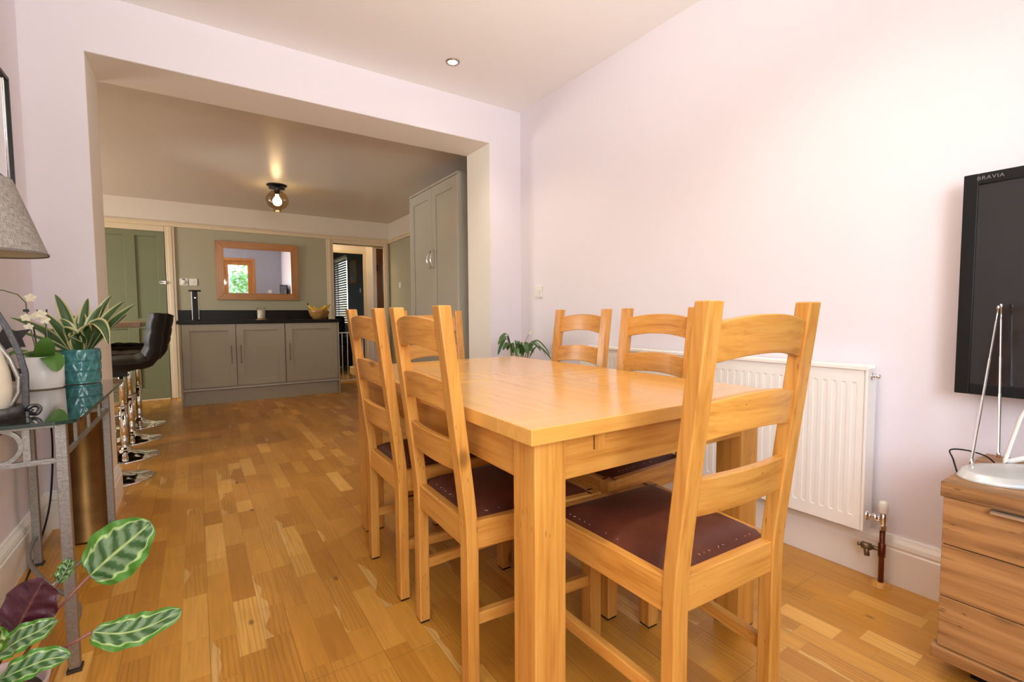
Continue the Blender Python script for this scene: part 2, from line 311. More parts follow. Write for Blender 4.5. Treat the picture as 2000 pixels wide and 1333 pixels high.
# ------------------------------------------------------------------ mesh builder
class MB:
    def __init__(s): s.v = []; s.f = []; s.m = []; s.sm = []; s.uv = {}
    def add(s, vs, fs, mi=0, smooth=False, uvs=None):
        o = len(s.v); s.v += [tuple(q) for q in vs]
        for k, f in enumerate(fs):
            s.f.append(tuple(i + o for i in f)); s.m.append(mi); s.sm.append(smooth)
            if uvs: s.uv[len(s.f) - 1] = [uvs[i] for i in f]
        return s
    def box(s, x0, x1, y0, y1, z0, z1, mi=0, M=None):
        if x0 > x1: x0, x1 = x1, x0
        if y0 > y1: y0, y1 = y1, y0
        if z0 > z1: z0, z1 = z1, z0
        vs = [Vector((x, y, z)) for z in (z0, z1) for y in (y0, y1) for x in (x0, x1)]
        if M is not None: vs = [M @ q for q in vs]
        return s.add(vs, [(0, 2, 3, 1), (4, 5, 7, 6), (0, 1, 5, 4), (2, 6, 7, 3), (0, 4, 6, 2), (1, 3, 7, 5)], mi)
    def prism(s, pts, lo, hi, axis=2, mi=0):
        """pts = CCW outline in the plane across axis"""
        def P(a, b, c):
            return {0: (c, a, b), 1: (a, c, b), 2: (a, b, c)}[axis]
        n = len(pts); vs = [P(a, b, lo) for a, b in pts] + [P(a, b, hi) for a, b in pts]
        return s.add(vs, [tuple(range(n))[::-1], tuple(range(n, 2 * n))] + [(i, (i + 1) % n, n + (i + 1) % n, n + i) for i in range(n)], mi)
    def tube(s, path, r, seg=10, mi=0, closed=False, caps=True, flat=None):
        path = [Vector(p) for p in path]; n = len(path); rs = r if isinstance(r, (list, tuple)) else [r] * n
        vs = []; prev = None
        for i, p in enumerate(path):
            if closed: t = path[(i + 1) % n] - path[i - 1]
            else: t = path[min(i + 1, n - 1)] - path[max(i - 1, 0)]
            t.normalize()
            if prev is None:
                a = Vector((0, 0, 1)) if abs(t.z) < .9 else Vector((1, 0, 0)); u = t.cross(a).normalized()
            else: u = (prev - t * prev.dot(t)).normalized()
            prev = u; w_ = t.cross(u)
            for k in range(seg):
                a = 2 * PI * (k + .5) / seg
                fu, fw_ = (1, 1) if flat is None else flat
                vs.append(p + u * math.cos(a) * rs[i] * fu + w_ * math.sin(a) * rs[i] * fw_)
        fs = []
        for i in range(n if closed else n - 1):
            j = (i + 1) % n
            for k in range(seg): fs.append((i * seg + k, i * seg + (k + 1) % seg, j * seg + (k + 1) % seg, j * seg + k))
        s.add(vs, fs, mi, seg > 4)
        if caps and not closed:
            s.add([], [], mi); o = len(s.v) - n * seg
            s.f.append(tuple(o + k for k in range(seg))[::-1]); s.m.append(mi); s.sm.append(False)
            s.f.append(tuple(o + (n - 1) * seg + k for k in range(seg))); s.m.append(mi); s.sm.append(False)
        return s
    def lathe(s, prof, c=(0, 0, 0), seg=32, mi=0, axis=2, smooth=True, uv=False, a0=0., a1=2 * PI):
        full = abs(a1 - a0 - 2 * PI) < 1e-6; K = seg if full else seg + 1
        vs = []; uvs = []
        for j, (r, z) in enumerate(prof):
            for k in range(K):
                a = a0 + (a1 - a0) * k / seg; p = (r * math.cos(a), r * math.sin(a), z)
                if axis == 0: p = (p[2], p[0], p[1])
                if axis == 1: p = (p[0], -p[2], p[1]); p = (p[0], z, r * math.sin(a))
                vs.append((p[0] + c[0], p[1] + c[1], p[2] + c[2])); uvs.append((k / seg, j / max(1, len(prof) - 1)))
        fs = []
        for j in range(len(prof) - 1):
            for k in range(seg):
                k2 = (k + 1) % K
                if prof[j][0] < 1e-6 and prof[j + 1][0] < 1e-6: continue
                if prof[j][0] < 1e-6: fs.append((j * K + k, (j + 1) * K + k2, (j + 1) * K + k))
                elif prof[j + 1][0] < 1e-6: fs.append((j * K + k, j * K + k2, (j + 1) * K + k))
                else: fs.append((j * K + k, j * K + k2, (j + 1) * K + k2, (j + 1) * K + k))
        return s.add(vs, fs, mi, smooth, uvs if uv else None)
    def grid(s, fn, nu, nv, mi=0, smooth=True):
        vs = []; uvs = []
        for i in range(nu + 1):
            for j in range(nv + 1): vs.append(fn(i / nu, j / nv)); uvs.append((i / nu, j / nv))
        W_ = nv + 1
        return s.add(vs, [(i * W_ + j, (i + 1) * W_ + j, (i + 1) * W_ + j + 1, i * W_ + j + 1) for i in range(nu) for j in range(nv)], mi, smooth, uvs)
    def obj(s, name, mats, parent=None, loc=None, bevel=0., rot=None, bseg=2, subsurf=0):
        me = bpy.data.meshes.new(name); me.from_pydata(s.v, [], s.f)
        mats = mats if isinstance(mats, (list, tuple)) else [mats]
        for m_ in mats: me.materials.append(m_)
        for p, mi, sm in zip(me.polygons, s.m, s.sm): p.material_index = mi; p.use_smooth = sm
        if s.uv:
            ul = me.uv_layers.new(name='UVMap')
            for pi, us in s.uv.items():
                for k, li in enumerate(me.polygons[pi].loop_indices): ul.data[li].uv = us[k]
        me.validate()
        o = bpy.data.objects.new(name, me); COL.objects.link(o)
        if parent is not None: o.parent = parent
        if loc is not None: o.location = loc
        if rot is not None: o.rotation_euler = rot
        if bevel:
            b = o.modifiers.new('bevel', 'BEVEL'); b.width = bevel; b.segments = bseg; b.limit_method = 'ANGLE'; b.angle_limit = math.radians(40)
        if subsurf:
            b = o.modifiers.new('subsurf', 'SUBSURF'); b.levels = subsurf; b.render_levels = subsurf
        return o
def smooth(pts, k=8):
    P = [Vector(p) for p in pts]; n = len(P) - 1; out = []
    for s_ in range(n * k + 1):
        x = s_ / k; i = min(int(x), n - 1); f = x - i
        p0, p1, p2, p3 = P[max(i - 1, 0)], P[i], P[i + 1], P[min(i + 2, n)]
        out.append(.5 * ((2 * p1) + (-p0 + p2) * f + (2 * p0 - 5 * p1 + 4 * p2 - p3) * f * f + (-p0 + 3 * p1 - 3 * p2 + p3) * f ** 3))
    return out
def tag(o, label, cat, group=None, kind=None):
    o['label'] = label; o['category'] = cat
    if group: o['group'] = group
    if kind: o['kind'] = kind
    return o
def thing(name, label, cat, loc=(0, 0, 0), rz=0., group=None):
    o = bpy.data.objects.new(name, None); COL.objects.link(o); o.empty_display_size = .1
    o.location = loc; o.rotation_euler = (0, 0, rz); return tag(o, label, cat, group)
def struct(o, label=None):
    o['kind'] = 'structure'
    if label: o['label'] = label
    return o
def copy_tree(o, parent=None):
    c = o.copy(); COL.objects.link(c)
    if parent is not None: c.parent = parent
    for ch in list(o.children): copy_tree(ch, c)
    return c
def relabel(o, label): o['label'] = label; return o

# ------------------------------------------------------------------ room shell
XL, XR, YB, YS, ZC, ZO = -.615, 2.113, 3.033, 3.379, 2.531, 2.2546
XO1, XO2, YK, ZK, XKR, XKL, YR = -.392, 1.839, 7.0785, 2.3824, 2.4906, -2.8, -1.02
struct(MB().box(-3.0, 3.6, -1.14, 13.2, -.1, 0).obj('floor', FLOOR), 'honey oak strip floor running through both rooms')
struct(MB().box(XL - .12, XR + .12, YR - .12, YS, ZC, ZC + .1).obj('ceiling', WHITEC), 'white ceiling of the dining room')
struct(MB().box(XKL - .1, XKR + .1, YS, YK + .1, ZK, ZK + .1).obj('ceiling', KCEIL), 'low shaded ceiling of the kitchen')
struct(MB().box(XR, XR + .12, YR - .12, YS, 0, ZC).obj('wall_right', LILAC), 'pale lilac wall behind the radiator')
struct(MB().box(XL - .12, XL, YR - .12, YB + .05, 0, ZC).obj('wall_left', LILAC), 'lilac wall behind the glass console table')
mb = MB()
e = .001
mb.box(XL - .12, XO1, YB, YS, 0, ZC, 0); mb.box(XO2, XR + .5, YB, YS, 0, ZC, 0); mb.box(XO1, XO2, YB, YS, ZO, ZC, 0)
# plain reveal paint inside the opening
mb.box(XO1 - .002, XO1 + e, YB + .004, YS + e, 0, ZO + e, 1); mb.box(XO2 - e, XO2 + .002, YB + .004, YS + e, 0, ZO + e, 1); mb.box(XO1, XO2, YB + .004, YS + e, ZO - e, ZO + .002, 1)
struct(mb.obj('wall_back', [LILAC, REVEAL]), 'lilac wall with the wide opening into the kitchen')
# rear wall behind the camera: window and glazed door
mb = MB()
mb.box(XL - .12, -.55, YR - .12, YR, 0, ZC); mb.box(-.55, .52, YR - .12, YR, 0, .86); mb.box(-.55, 1.43, YR - .12, YR, 2.12, ZC)
mb.box(.52, .62, YR - .12, YR, 0, 2.12); mb.box(1.43, XR + .12, YR - .12, YR, 0, ZC)
struct(mb.obj('wall_rear', LILACD), 'grey wall seen in the mirror')
def frame_xz(mb, x0, x1, z0, z1, y0, y1, t, mi=(0, 0)):
    mb.box(x0, x0 + t, y0, y1, z0, z1, mi[1]); mb.box(x1 - t, x1, y0, y1, z0, z1, mi[1]); mb.box(x0 + t, x1 - t, y0, y1, z0, z0 + t, mi[0]); mb.box(x0 + t, x1 - t, y0, y1, z1 - t, z1, mi[0]); return mb
wf = struct(frame_xz(MB(), -.55, .52, .86, 2.12, YR - .1, YR + .01, .06).obj('window_1', OAK[0]), 'oak framed window behind the camera')
MB().box(-.49, .46, YR - .06, YR - .055, .92, 2.06).obj('glass_pane', WINGLASS, wf)
dr = struct(frame_xz(MB(), .62, 1.43, 0, 2.12, YR - .1, YR + .015, .07).obj('door_2', MD[2]), 'oak framed glazed garden door seen in the mirror')
mb = MB(); mb.box(.69, .79, YR - .07, YR - .02, .02, 2.05); mb.box(1.26, 1.36, YR - .07, YR - .02, .02, 2.05); mb.box(.79, 1.26, YR - .07, YR - .02, 1.93, 2.05); mb.box(.79, 1.26, YR - .07, YR - .02, .02, .25)
mb.obj('door_leaf', MD[2], dr)
MB().box(.79, 1.26, YR - .05, YR - .045, .25, 1.93).obj('glass_pane', WINGLASS, dr)
# kitchen walls
mb = MB()
DX0, DX1 = 1.665, 2.40   # doorway to the hall
for (a, b_, c, d) in ((XKL - .1, DX0, 0, 2.10), (DX0, DX1, 2.03, 2.10), (DX1, 3.4, 0, 2.10)): mb.box(a, b_, YK, YK + (.03 if a == DX1 else .12), c, d, 0)
mb.box(XKL - .1, 3.4, YK, YK + .12, 2.10, 2.6, 1)
struct(mb.obj('wall_kitchen_back', [SAGE, CREAM]), 'kitchen end wall, sage below and cream above the rail')
mb = MB(); mb.box(XKR, XKR + .1, YS, YK, 0, 2.10, 0); mb.box(XKR, XKR + .1, YS, YK, 2.10, 2.6, 1)
struct(mb.obj('wall_kitchen_right', [SAGE, CREAM]), 'kitchen side wall beyond the tall unit')
mb = MB(); mb.box(XKL - .1, XKL, YS, 4.9, 0, 2.6); mb.box(XKL - .1, XKL, 6.3, YK, 0, 2.6); mb.box(XKL - .1, XKL, 4.9, 6.3, 0, .95); mb.box(XKL - .1, XKL, 4.9, 6.3, 1.95, 2.6)
mb.box(XKL - .1, XL - .12, YS - .1, YS, 0, 2.6)
struct(mb.obj('wall_kitchen_left', CREAM), 'kitchen wall out of view on the left')

# skirting boards with a moulded top
def skirt(name, path_axis, a0, a1, at, side, h=.178, t=.021, mat_=SKIRT):
    prof = [(0, 0), (t, 0), (t, h * .72), (t * .82, h * .75), (t * .95, h * .80), (t * .8, h * .88), (t * .45, h * .95), (t * .3, h), (0, h)]
    mb = MB(); pts = [(at + side * p, z) for p, z in prof]
    if side < 0: pts = pts[::-1]
    if path_axis == 1: mb.prism(pts[::-1] if False else pts, a0, a1, 1)
    else: mb.prism([(p, z) for p, z in pts], a0, a1, 0)
    return struct(mb.obj(name, mat_))
skirt('baseboard_right', 1, YR, YB - .021, XR, -1)
skirt('baseboard_left', 1, YR, YB - .021, XL, 1)
skirt('baseboard_back', 0, XL, XO1 + .02, YB, -1)
skirt('baseboard_back', 0, XO2 - .02, XR, YB, -1)
skirt('baseboard_reveal', 1, YB - .02, YS, XO1, 1)
skirt('baseboard_reveal', 1, YB - .02, YS, XO2, -1)

# kitchen woodwork: rail, posts, door casing
def moulding(name, boxes, label=None):
    mb = MB()
    for b_ in boxes: mb.box(*b_)
    return struct(mb.obj(name, TRIM, bevel=.006), label)
Yf = YK - .022
moulding('trim_1', [(-2.2, XKR, Yf, YK, 2.078, 2.128), (-2.2, XKR, Yf - .012, YK, 2.112, 2.13)], 'cream picture rail on the kitchen end wall')
moulding('trim_2', [(XKR - .022, XKR, 4.80, Yf, 2.078, 2.128), (XKR - .034, XKR, 4.80, Yf, 2.112, 2.13)], 'cream picture rail on the kitchen side wall')
moulding('trim_3', [(-.272, -.175, Yf, YK, 0, 2.078), (-.245, -.2, Yf - .008, YK, 0, 2.078)], 'cream post between the green door and the panelled wall')
moulding('trim_4', [(1.573, DX0, Yf, YK, 0, 2.078), (1.60, 1.632, Yf - .008, YK, 0, 2.078)], 'cream post left of the hall doorway')
moulding('trim_5', [(DX1, XKR - .022, Yf, YK, 0, 2.078), (DX1 + .02, DX1 + .05, Yf - .008, YK, 0, 2.078)], 'cream post right of the hall doorway')
moulding('trim_6', [(-1.16, -1.07, Yf, YK, 0, 2.078), (-1.07, -.272, Yf, YK, 2.01, 2.078)], 'cream casing of the green door')
moulding('trim_7', [(DX0, DX1, Yf, YK, 2.03, 2.078)], 'cream head of the hall doorway')
# green four-panel door
g_door = MB(); x0, x1, y0, y1 = -1.065, -.277, YK - .024, YK - .001
g_door.box(x0, x1, y1 - .004, y1, .012, 2.005)
cols = [(x0, x0 + .105), (-.725 + .05, -.545 - .012), (-.35, x1)]
g_door.box(x0, -.965, y0, y1, .012, 2.005); g_door.box(-.655, -.555, y0, y1, .012, 2.005); g_door.box(-.348, x1, y0, y1, .012, 2.005)
for z0, z1 in ((.012, .15), (.86, .98), (1.945, 2.005)): g_door.box(-.965, -.655, y0, y1, z0, z1); g_door.box(-.555, -.348, y0, y1, z0, z1)
gd = struct(g_door.obj('door_1', GREEN, bevel=.003), 'sage green four-panel door beside the bar stools')
mb = MB(); mb.box(-.335, -.275, y0 - .014, y0, 1.385, 1.425); mb.tube([(-.34, y0 - .018, 1.405), (-.255, y0 - .018, 1.405)], .007, 8)
mb.lathe([(0, -.03), (.011, -.028), (.012, -.02), (.005, -.01), (.005, 0)], (-.325, y0 - .008, 1.41), 12, axis=1)
mb.obj('bolt', CHROME, gd, bevel=.002)
MB().box(-1.06, -.28, YK - .03, YK - .02, 0.0, .012).obj('threshold_strip', TRIM, gd)

# hall and far room beyond the doorway
mb = MB(); mb.box(.9, 1.70, 7.90, 8.0, 0, 2.6); mb.box(2.372, 2.43, 7.52, 7.96, 0, 2.6); mb.box(1.70, 2.372, 7.90, 8.0, 2.045, 2.6); mb.box(.9, 1.0, YK + .12, 7.9, 0, 2.6)
struct(mb.obj('wall_hall', CREAM), 'cream hall wall with the inner doorway')
mb = MB(); mb.box(3.25, 3.35, YK + .12, 7.62, 0, 2.6); mb.box(2.43, 3.35, 7.52, 7.62, 2.06, 2.6)
struct(mb.obj('wall_front', CREAM), 'hall wall around the brown front door')
struct(MB().box(.9, 3.4, YK + .12, 13.2, 2.45, 2.55).obj('ceiling', CREAM), 'ceiling of the hall')
struct(frame_xz(MB(), 1.70, 2.372, -.05, 2.045, 7.86, 7.90, .045).obj('trim_8', TRIM), 'cream frame of the inner doorway')
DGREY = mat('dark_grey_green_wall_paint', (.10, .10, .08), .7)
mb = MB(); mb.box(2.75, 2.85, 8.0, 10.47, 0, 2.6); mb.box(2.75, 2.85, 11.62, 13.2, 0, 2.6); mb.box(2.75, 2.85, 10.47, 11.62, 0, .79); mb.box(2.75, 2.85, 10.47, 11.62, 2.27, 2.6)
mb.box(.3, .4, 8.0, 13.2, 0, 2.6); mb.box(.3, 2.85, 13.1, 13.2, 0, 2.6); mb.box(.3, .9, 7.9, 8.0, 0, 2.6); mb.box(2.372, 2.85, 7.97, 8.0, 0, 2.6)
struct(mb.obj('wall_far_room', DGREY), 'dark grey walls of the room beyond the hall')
wf = struct(MB().box(2.76, 2.80, 10.47, 10.52, .79, 2.27).box(2.76, 2.80, 11.57, 11.62, .79, 2.27).box(2.76, 2.80, 10.52, 11.57, .79, .84).box(2.76, 2.80, 10.52, 11.57, 2.22, 2.27).obj('window_3', SKIRT), 'window behind the slatted blind')
MB().box(2.79, 2.795, 10.52, 11.57, .84, 2.22).obj('glass_pane', WINGLASS, wf)
bl = thing('slatted_blind', 'dark slatted venetian blind with daylight between the slats, seen through the doorway', 'blind', (2.735, 11.04, .79))
MB().box(-.02, .02, -.56, .56, 1.46, 1.50).obj('head_rail', SKIRT, bl)
BLS = mat('grey_blind_slat', (.25, .25, .24), .5)
mb = MB()
for k in range(27):
    z = .03 + k * .0525; mb.box(-.02, .02, -.55, .55, -.0015, .0015, 0, Matrix.Translation((0, 0, z)) @ Matrix.Rotation(math.radians(60), 4, 'Y'))
mb.obj('slats', BLS, bl)
for yy in (-.4, .4): MB().tube([(0, yy, 0), (0, yy, 1.46)], .003, 6).obj('cord', BLS, bl)

# outside: lawn, fence, shrubs seen through the glass and in the mirror
struct(MB().box(-9, 9, -12, -1.16, -.25, -.12).obj('ground', GRASS), 'lawn behind the house')
fn = thing('garden_fence', 'pale horizontal board fence in the garden, seen in the mirror', 'fence', (1.0, -5.2, -.12))
mb = MB()
for k in range(12): mb.box(-5, 5, 0, .025, .05 + k * .155, .185 + k * .155)
mb.obj('boards', FENCE, fn)
for k in range(6): MB().box(-4.9 + k * 1.95, -4.8 + k * 1.95, .025, .12, 0, 1.95).obj('post', FENCE, fn)
def shrub(label, loc, s, seed):
    rnd = random.Random(seed); mb = MB()
    for k in range(900):
        d = Vector((rnd.gauss(0, 1), rnd.gauss(0, 1), rnd.gauss(0, 1))).normalized() * (rnd.random() ** .4)
        c = Vector((d.x * s[0], d.y * s[1], s[2] * (1.05 + d.z))); a = Vector((rnd.gauss(0, 1), rnd.gauss(0, 1), rnd.gauss(0, 1))).normalized(); b_ = a.orthogonal().normalized()
        L = .07 + .05 * rnd.random(); mb.add([c - a * L, c + b_ * L * .45, c + a * L, c - b_ * L * .45], [(0, 1, 2, 3)])
    t = thing('garden_shrub', label, 'shrub', loc); mb.obj('foliage', BUSH, t)
    MB().tube([(0, 0, 0), (0, 0, s[2])], [.04, .02], 8).obj('trunk', BRONZE, t)
shrub('leafy green shrub in the garden, on the right of the door glass in the mirror', (1.80, -3.9, -.12), (.85, .7, 1.35), 3)
shrub('smaller shrub by the fence, seen behind the first in the mirror', (.05, -4.45, -.12), (.8, .32, 1.5), 5)

# ------------------------------------------------------------------ dining table
TX, TY, TR = .568, .780, -.017
TW, TLn, TZ, TT = .917, 1.4815, .761, .036
tb = thing('dining_table', 'honey oak extending dining table with thick square legs', 'table', (TX, TY, 0), TR)
mb = MB(); pm = MB(); z0, z1 = TZ - TT, TZ
segs = [(0, .135, 'e'), (.137, .70, 'p'), (.702, .782, 'e'), (.784, 1.345, 'p'), (1.347, TLn, 'e')]
for a, b_, k in segs:
    if k == 'e': MB().box(0, TW, a, b_, z0, z1, 0).obj('cross_board', TOP[0], tb, bevel=.0022)
    else:
        n_ = 6; wd = TW / n_
        for i in range(n_): pm.box(i * wd + .0002, (i + 1) * wd - .0002, a - .001, b_ + .001, z0 + .0005, z1 - .0004, 0)
pm.obj('plank_panel', TOP[1], tb, bevel=.0006, bseg=1)
lg, LW = .028, .0865
for i, (lx, ly) in enumerate(((lg, lg), (TW - lg - LW, lg), (lg, TLn - lg - LW), (TW - lg - LW, TLn - lg - LW))):
    l_ = MB().box(0, LW, 0, LW, .004, z0).obj('leg', OAK[2], tb, loc=(lx, ly, 0), bevel=.003)
    MB().box(.002, LW - .002, .002, LW - .002, 0, .004).obj('felt_pad', BLACK, l_)
ap0, ap1, ai = .623, z0, .0
MB().box(lg + LW, TW - lg - LW, lg + .006, lg + .030, ap0, ap1).obj('apron', OAK[0], tb, bevel=.002)
MB().box(lg + LW, TW - lg - LW, TLn - lg - .030, TLn - lg - .006, ap0, ap1).obj('apron', OAK[0], tb, bevel=.002)
MB().box(lg + .006, lg + .030, lg + LW, TLn - lg - LW, ap0, ap1).obj('apron', OAK[1], tb, bevel=.002)
MB().box(TW - lg - .030, TW - lg - .006, lg + LW, TLn - lg - LW, ap0, ap1).obj('apron', OAK[1], tb, bevel=.002)
RGAP = mat('dark_joint_line', (.16, .06, .015), .7)
for xx in (.205, TW - .235):
    MB().box(xx, xx + .032, lg + .003, lg + .008, ap1 - .045, ap1).obj('runner_end', OAK[2], tb)
    MB().box(xx - .003, xx, lg + .004, lg + .0075, ap1 - .045, ap1).obj('runner_gap', RGAP, tb)

# ------------------------------------------------------------------ dining chairs
CH, CA, CDp, CB, CZ = .191, .043, .034, .070, 1.023
def lean(z):
    if z < .40: return 0.
    q = z - .46
    s = .5 * (q + math.sqrt(q * q + .0016))     # soft bend at seat height
    return -CB * s / (CZ - .46) + CB * .0 
def make_chair(label, full=True):
    t = thing('dining_chair', label, 'chair', group=None)
    zs = [.006, .2, .38, .42, .45, .48, .52, .60, .75, .9, CZ]
    for s in (-1, 1):
        x0, x1 = sorted((s * CH, s * (CH - CA))); vs = []; fs = []
        for z in zs:
            y = lean(z); vs += [(x0, y, z), (x1, y, z), (x1, y + CDp, z), (x0, y + CDp, z)]
        for i in range(len(zs) - 1):
            for k in range(4): fs.append((4 * i + k, 4 * i + (k + 1) % 4, 4 * i + 4 + (k + 1) % 4, 4 * i + 4 + k))
        fs += [(3, 2, 1, 0), tuple(4 * (len(zs) - 1) + k for k in range(4))]
        p = MB().add(vs, fs).obj('back_post', OAK[2], t, bevel=.003)
        MB().box(x0 + .003, x1 - .003, .003, CDp - .003, 0, .006).obj('felt_pad', BLACK, p)
    def slat(zb, zt, arch, bow=.018, th=.02, name='back_slat'):
        W_ = 2 * (CH - CA) + .006; n_ = 16; vs = []; fs = []
        for i in range(n_ + 1):
            u = -1 + 2 * i / n_; k = 1 - u * u; x = u * W_ / 2
            for z in (zb + arch * k, zt + arch * k):
                yc = lean(z) + CDp * .5 - bow * k
                vs += [(x, yc - th / 2, z), (x, yc + th / 2, z)]
        for i in range(n_):
            a = 4 * i; b_ = a + 4
            fs += [(a, b_, b_ + 2, a + 2), (a + 1, a + 3, b_ + 3, b_ + 1), (a + 2, b_ + 2, b_ + 3, a + 3), (a, a + 1, b_ + 1, b_)]
        fs += [(0, 2, 3, 1), (4 * n_, 4 * n_ + 1, 4 * n_ + 3, 4 * n_ + 2)]
        return MB().add(vs, fs).obj(name, OAK[0], t, bevel=.0025)
    slat(.902, .982, .016); slat(.748, .826, .014); slat(.590, .670, 0., .012)
    FH, FD = .215, .445
    # seat rails
    MB().box(-CH + CA - .002, CH - CA + .002, .004, .030, .385, .46).obj('rear_rail', OAK[0], t, bevel=.0025)
    MB().box(-FH + .03, FH - .03, FD - .030, FD - .002, .385, .46).obj('front_rail', OAK[0], t, bevel=.0025)
    for s in (-1, 1):
        a = [(s * (CH - .003), CDp - .004), (s * (CH - .027), CDp - .004), (s * (FH - .027), FD - .03), (s * (FH - .003), FD - .03)]
        if s < 0: a = a[::-1]
        MB().prism(a[::-1], .385, .46).obj('side_rail', OAK[1], t, bevel=.0025)
        x0, x1 = sorted((s * FH, s * (FH - CA)))
        l_ = MB().box(x0, x1, FD - CA, FD, .006, .46).obj('front_leg', OAK[2], t, bevel=.003)
        MB().box(x0 + .003, x1 - .003, FD - CA + .003, FD - .003, 0, .006).obj('felt_pad', BLACK, l_)
        a = [(s * (CH - .011), CDp - .004), (s * (CH - .033), CDp - .004), (s * (FH - .033), FD - CA + .004), (s * (FH - .011), FD - CA + .004)]
        if s < 0: a = a[::-1]
        MB().prism(a[::-1], .172, .205).obj('stretcher', OAK[1], t, bevel=.003)
    # drop-in leather cushion, domed
    def cush(u, v):
        y = .028 + v * (FD - .058); hw = (CH - .018) + (FH - CH) * (y / FD) - .004
        x = (-1 + 2 * u) * hw
        e_ = min(1., 4.2 * min(u, 1 - u, v, 1 - v)); e_ = 1 - (1 - e_) ** 2.4
        return (x, y, .458 + .030 * e_ + .004 * math.sin(PI * u) * math.sin(PI * v))
    mb = MB().grid(cush, 20, 20); n0 = len(mb.v)
    rnd = random.Random(4)
    for (u0, v0, u1, v1) in ((.035, .12, .035, .9), (.12, .035, .9, .035), (.965, .12, .965, .9)):
        for k in range(16):
            if rnd.random() < .5: continue
            q = k / 16.; u = u0 + (u1 - u0) * q; v = v0 + (v1 - v0) * q
            a = Vector(cush(u, v)); d = Vector((rnd.uniform(-.004, .004), rnd.uniform(-.004, .004), .0)); a.z += .0012
            mb.tube([a - d, a + Vector((0, 0, .001)), a + d], .0007, 4, mi=1)
    mb.obj('seat_cushion', [LEATHER, STITCH], t)
    return t
chairs = [((.964, .571), 1.519, 'oak ladder-back chair at the near end of the table, its back closest to the camera'),
          ((.566, 1.246), -.022, 'oak ladder-back chair on the left long side of the table, the nearer of the two'),
          ((.562, 1.735), -.014, 'oak ladder-back chair on the left long side of the table, the farther of the two'),
          ((1.525, 1.278), 3.139, 'oak ladder-back chair by the radiator, the nearer of the two facing the room'),
          ((1.591, 1.812), 3.165, 'oak ladder-back chair by the radiator, the farther one next to the peace lily'),
          ((1.125, 2.47), -PI / 2, 'oak ladder-back chair at the far end of the table, mostly hidden behind another chair')]
proto = make_chair(chairs[0][2])
for i, ((x, y), th, lb) in enumerate(chairs):
    c = proto if i == 0 else copy_tree(proto)
    c.location = (x, y, 0); c.rotation_euler = (0, 0, th - PI / 2); c['label'] = lb; c['group'] = 'oak dining chairs round the table'

# ------------------------------------------------------------------ radiator
RX, RY0, RY1, RZ0, RZ1 = 2.009, .705, 2.236, .192, .801
rad = thing('radiator', 'white ribbed panel radiator on the lilac wall', 'radiator', (RX, RY0, RZ0))
H, L = RZ1 - RZ0, RY1 - RY0
N = 45; pitch = (L - .05) / N
ys = [0.]; dep = [0]
for k in range(N):
    a = .025 + k * pitch
    ys += [a + .0045, a + .008, a + .0185, a + .022]; dep += [0, 1, 1, 0]
ys.append(L); dep.append(0)
zs = [0, .048, .058, H - .075, H - .060, H]; zd = [0, 0, 1, 1, 0, 0]
mb = MB(); vs = [(.010 + .007 * dep[i] * zd[j], ys[i], zs[j]) for i in range(len(ys)) for j in range(len(zs))]
nz = len(zs); mb.add(vs, [(i * nz + j, i * nz + j + 1, (i + 1) * nz + j + 1, (i + 1) * nz + j) for i in range(len(ys) - 1) for j in range(nz - 1)])
mb.box(.012, .03, .006, L - .006, .004, H - .016)
mb.obj('front_panel', RADW, rad)
mb = MB(); mb.box(.058, .070, .01, L - .01, .01, H - .02); mb.obj('rear_panel', RADW, rad)
mb = MB(); mb.box(0.004, .082, -.006, .004, 0, H - .004); mb.obj('side_panel', RADW, rad, bevel=.003)
mb = MB(); mb.box(0.004, .082, L - .004, L + .006, 0, H - .004); mb.obj('side_panel', RADW, rad, bevel=.003)
mb = MB(); mb.box(.002, .014, -.004, L + .004, H - .012, H + .001); mb.box(.072, .084, -.004, L + .004, H - .012, H + .001)
for k in range(60):
    a = .01 + k * (L - .02) / 59; mb.box(.014, .072, a - .006, a + .006, H - .008, H - .002)
mb.obj('top_grille', RADW, rad, bevel=.001)
mb = MB(); mb.box(.084, .1035, .2, .24, .1, H - .1); mb.box(.084, .1035, L - .24, L - .2, .1, H - .1); mb.obj('wall_bracket', RADW, rad)
mb = MB(); mb.lathe([(0, -.008), (.017, -.008), (.017, -.004), (.012, -.004), (.012, 0)], (.045, -.001, H - .035), 20, axis=1)
mb.lathe([(0, -.030), (.008, -.030), (.009, -.018), (.006, -.008)], (.045, 0, H - .035), 12, axis=1)
mb.obj('bleed_plug', CHROME, rad)
# thermostatic valve, pipe and drain cock
vx, vy = .040, -.055
mb = MB(); mb.lathe([(.018, -.003), (.018, -.012), (.011, -.013), (.011, -.022), (.014, -.024), (.014, -.038), (.010, -.040), (.010, -.055)][::-1], (vx, 0, .055), 16, axis=1)
mb.lathe([(.012, -.02), (.013, .0), (.013, .022), (.009, .024)], (vx, vy, .055), 16)
mb.lathe([(.016, -.038), (.016, -.02), (.012, -.019)], (vx, vy, .055), 6, smooth=False)
mb.obj('valve_body', CHROME, rad)
MB().lathe([(.014, .080), (.0155, .084), (.0155, .105), (.0135, .118), (.010, .122), (0, .123)], (vx, vy, 0), 20).obj('valve_cap', WPLAST, rad)
mb = MB(); mb.tube([(vx, vy, -.190), (vx, vy, .02)], .0085, 14); mb.lathe([(.0085, -.085), (.0115, -.083), (.0115, -.035), (.0085, -.033)], (vx, vy, 0), 16)
mb.obj('supply_pipe', COPPER, rad)
mb = MB(); mb.tube([(vx, vy, -.058), (vx - .012, vy + .028, -.056)], .0075, 12); mb.tube([(vx - .012, vy + .028, -.056), (vx - .024, vy + .055, -.053)], .0125, 12)
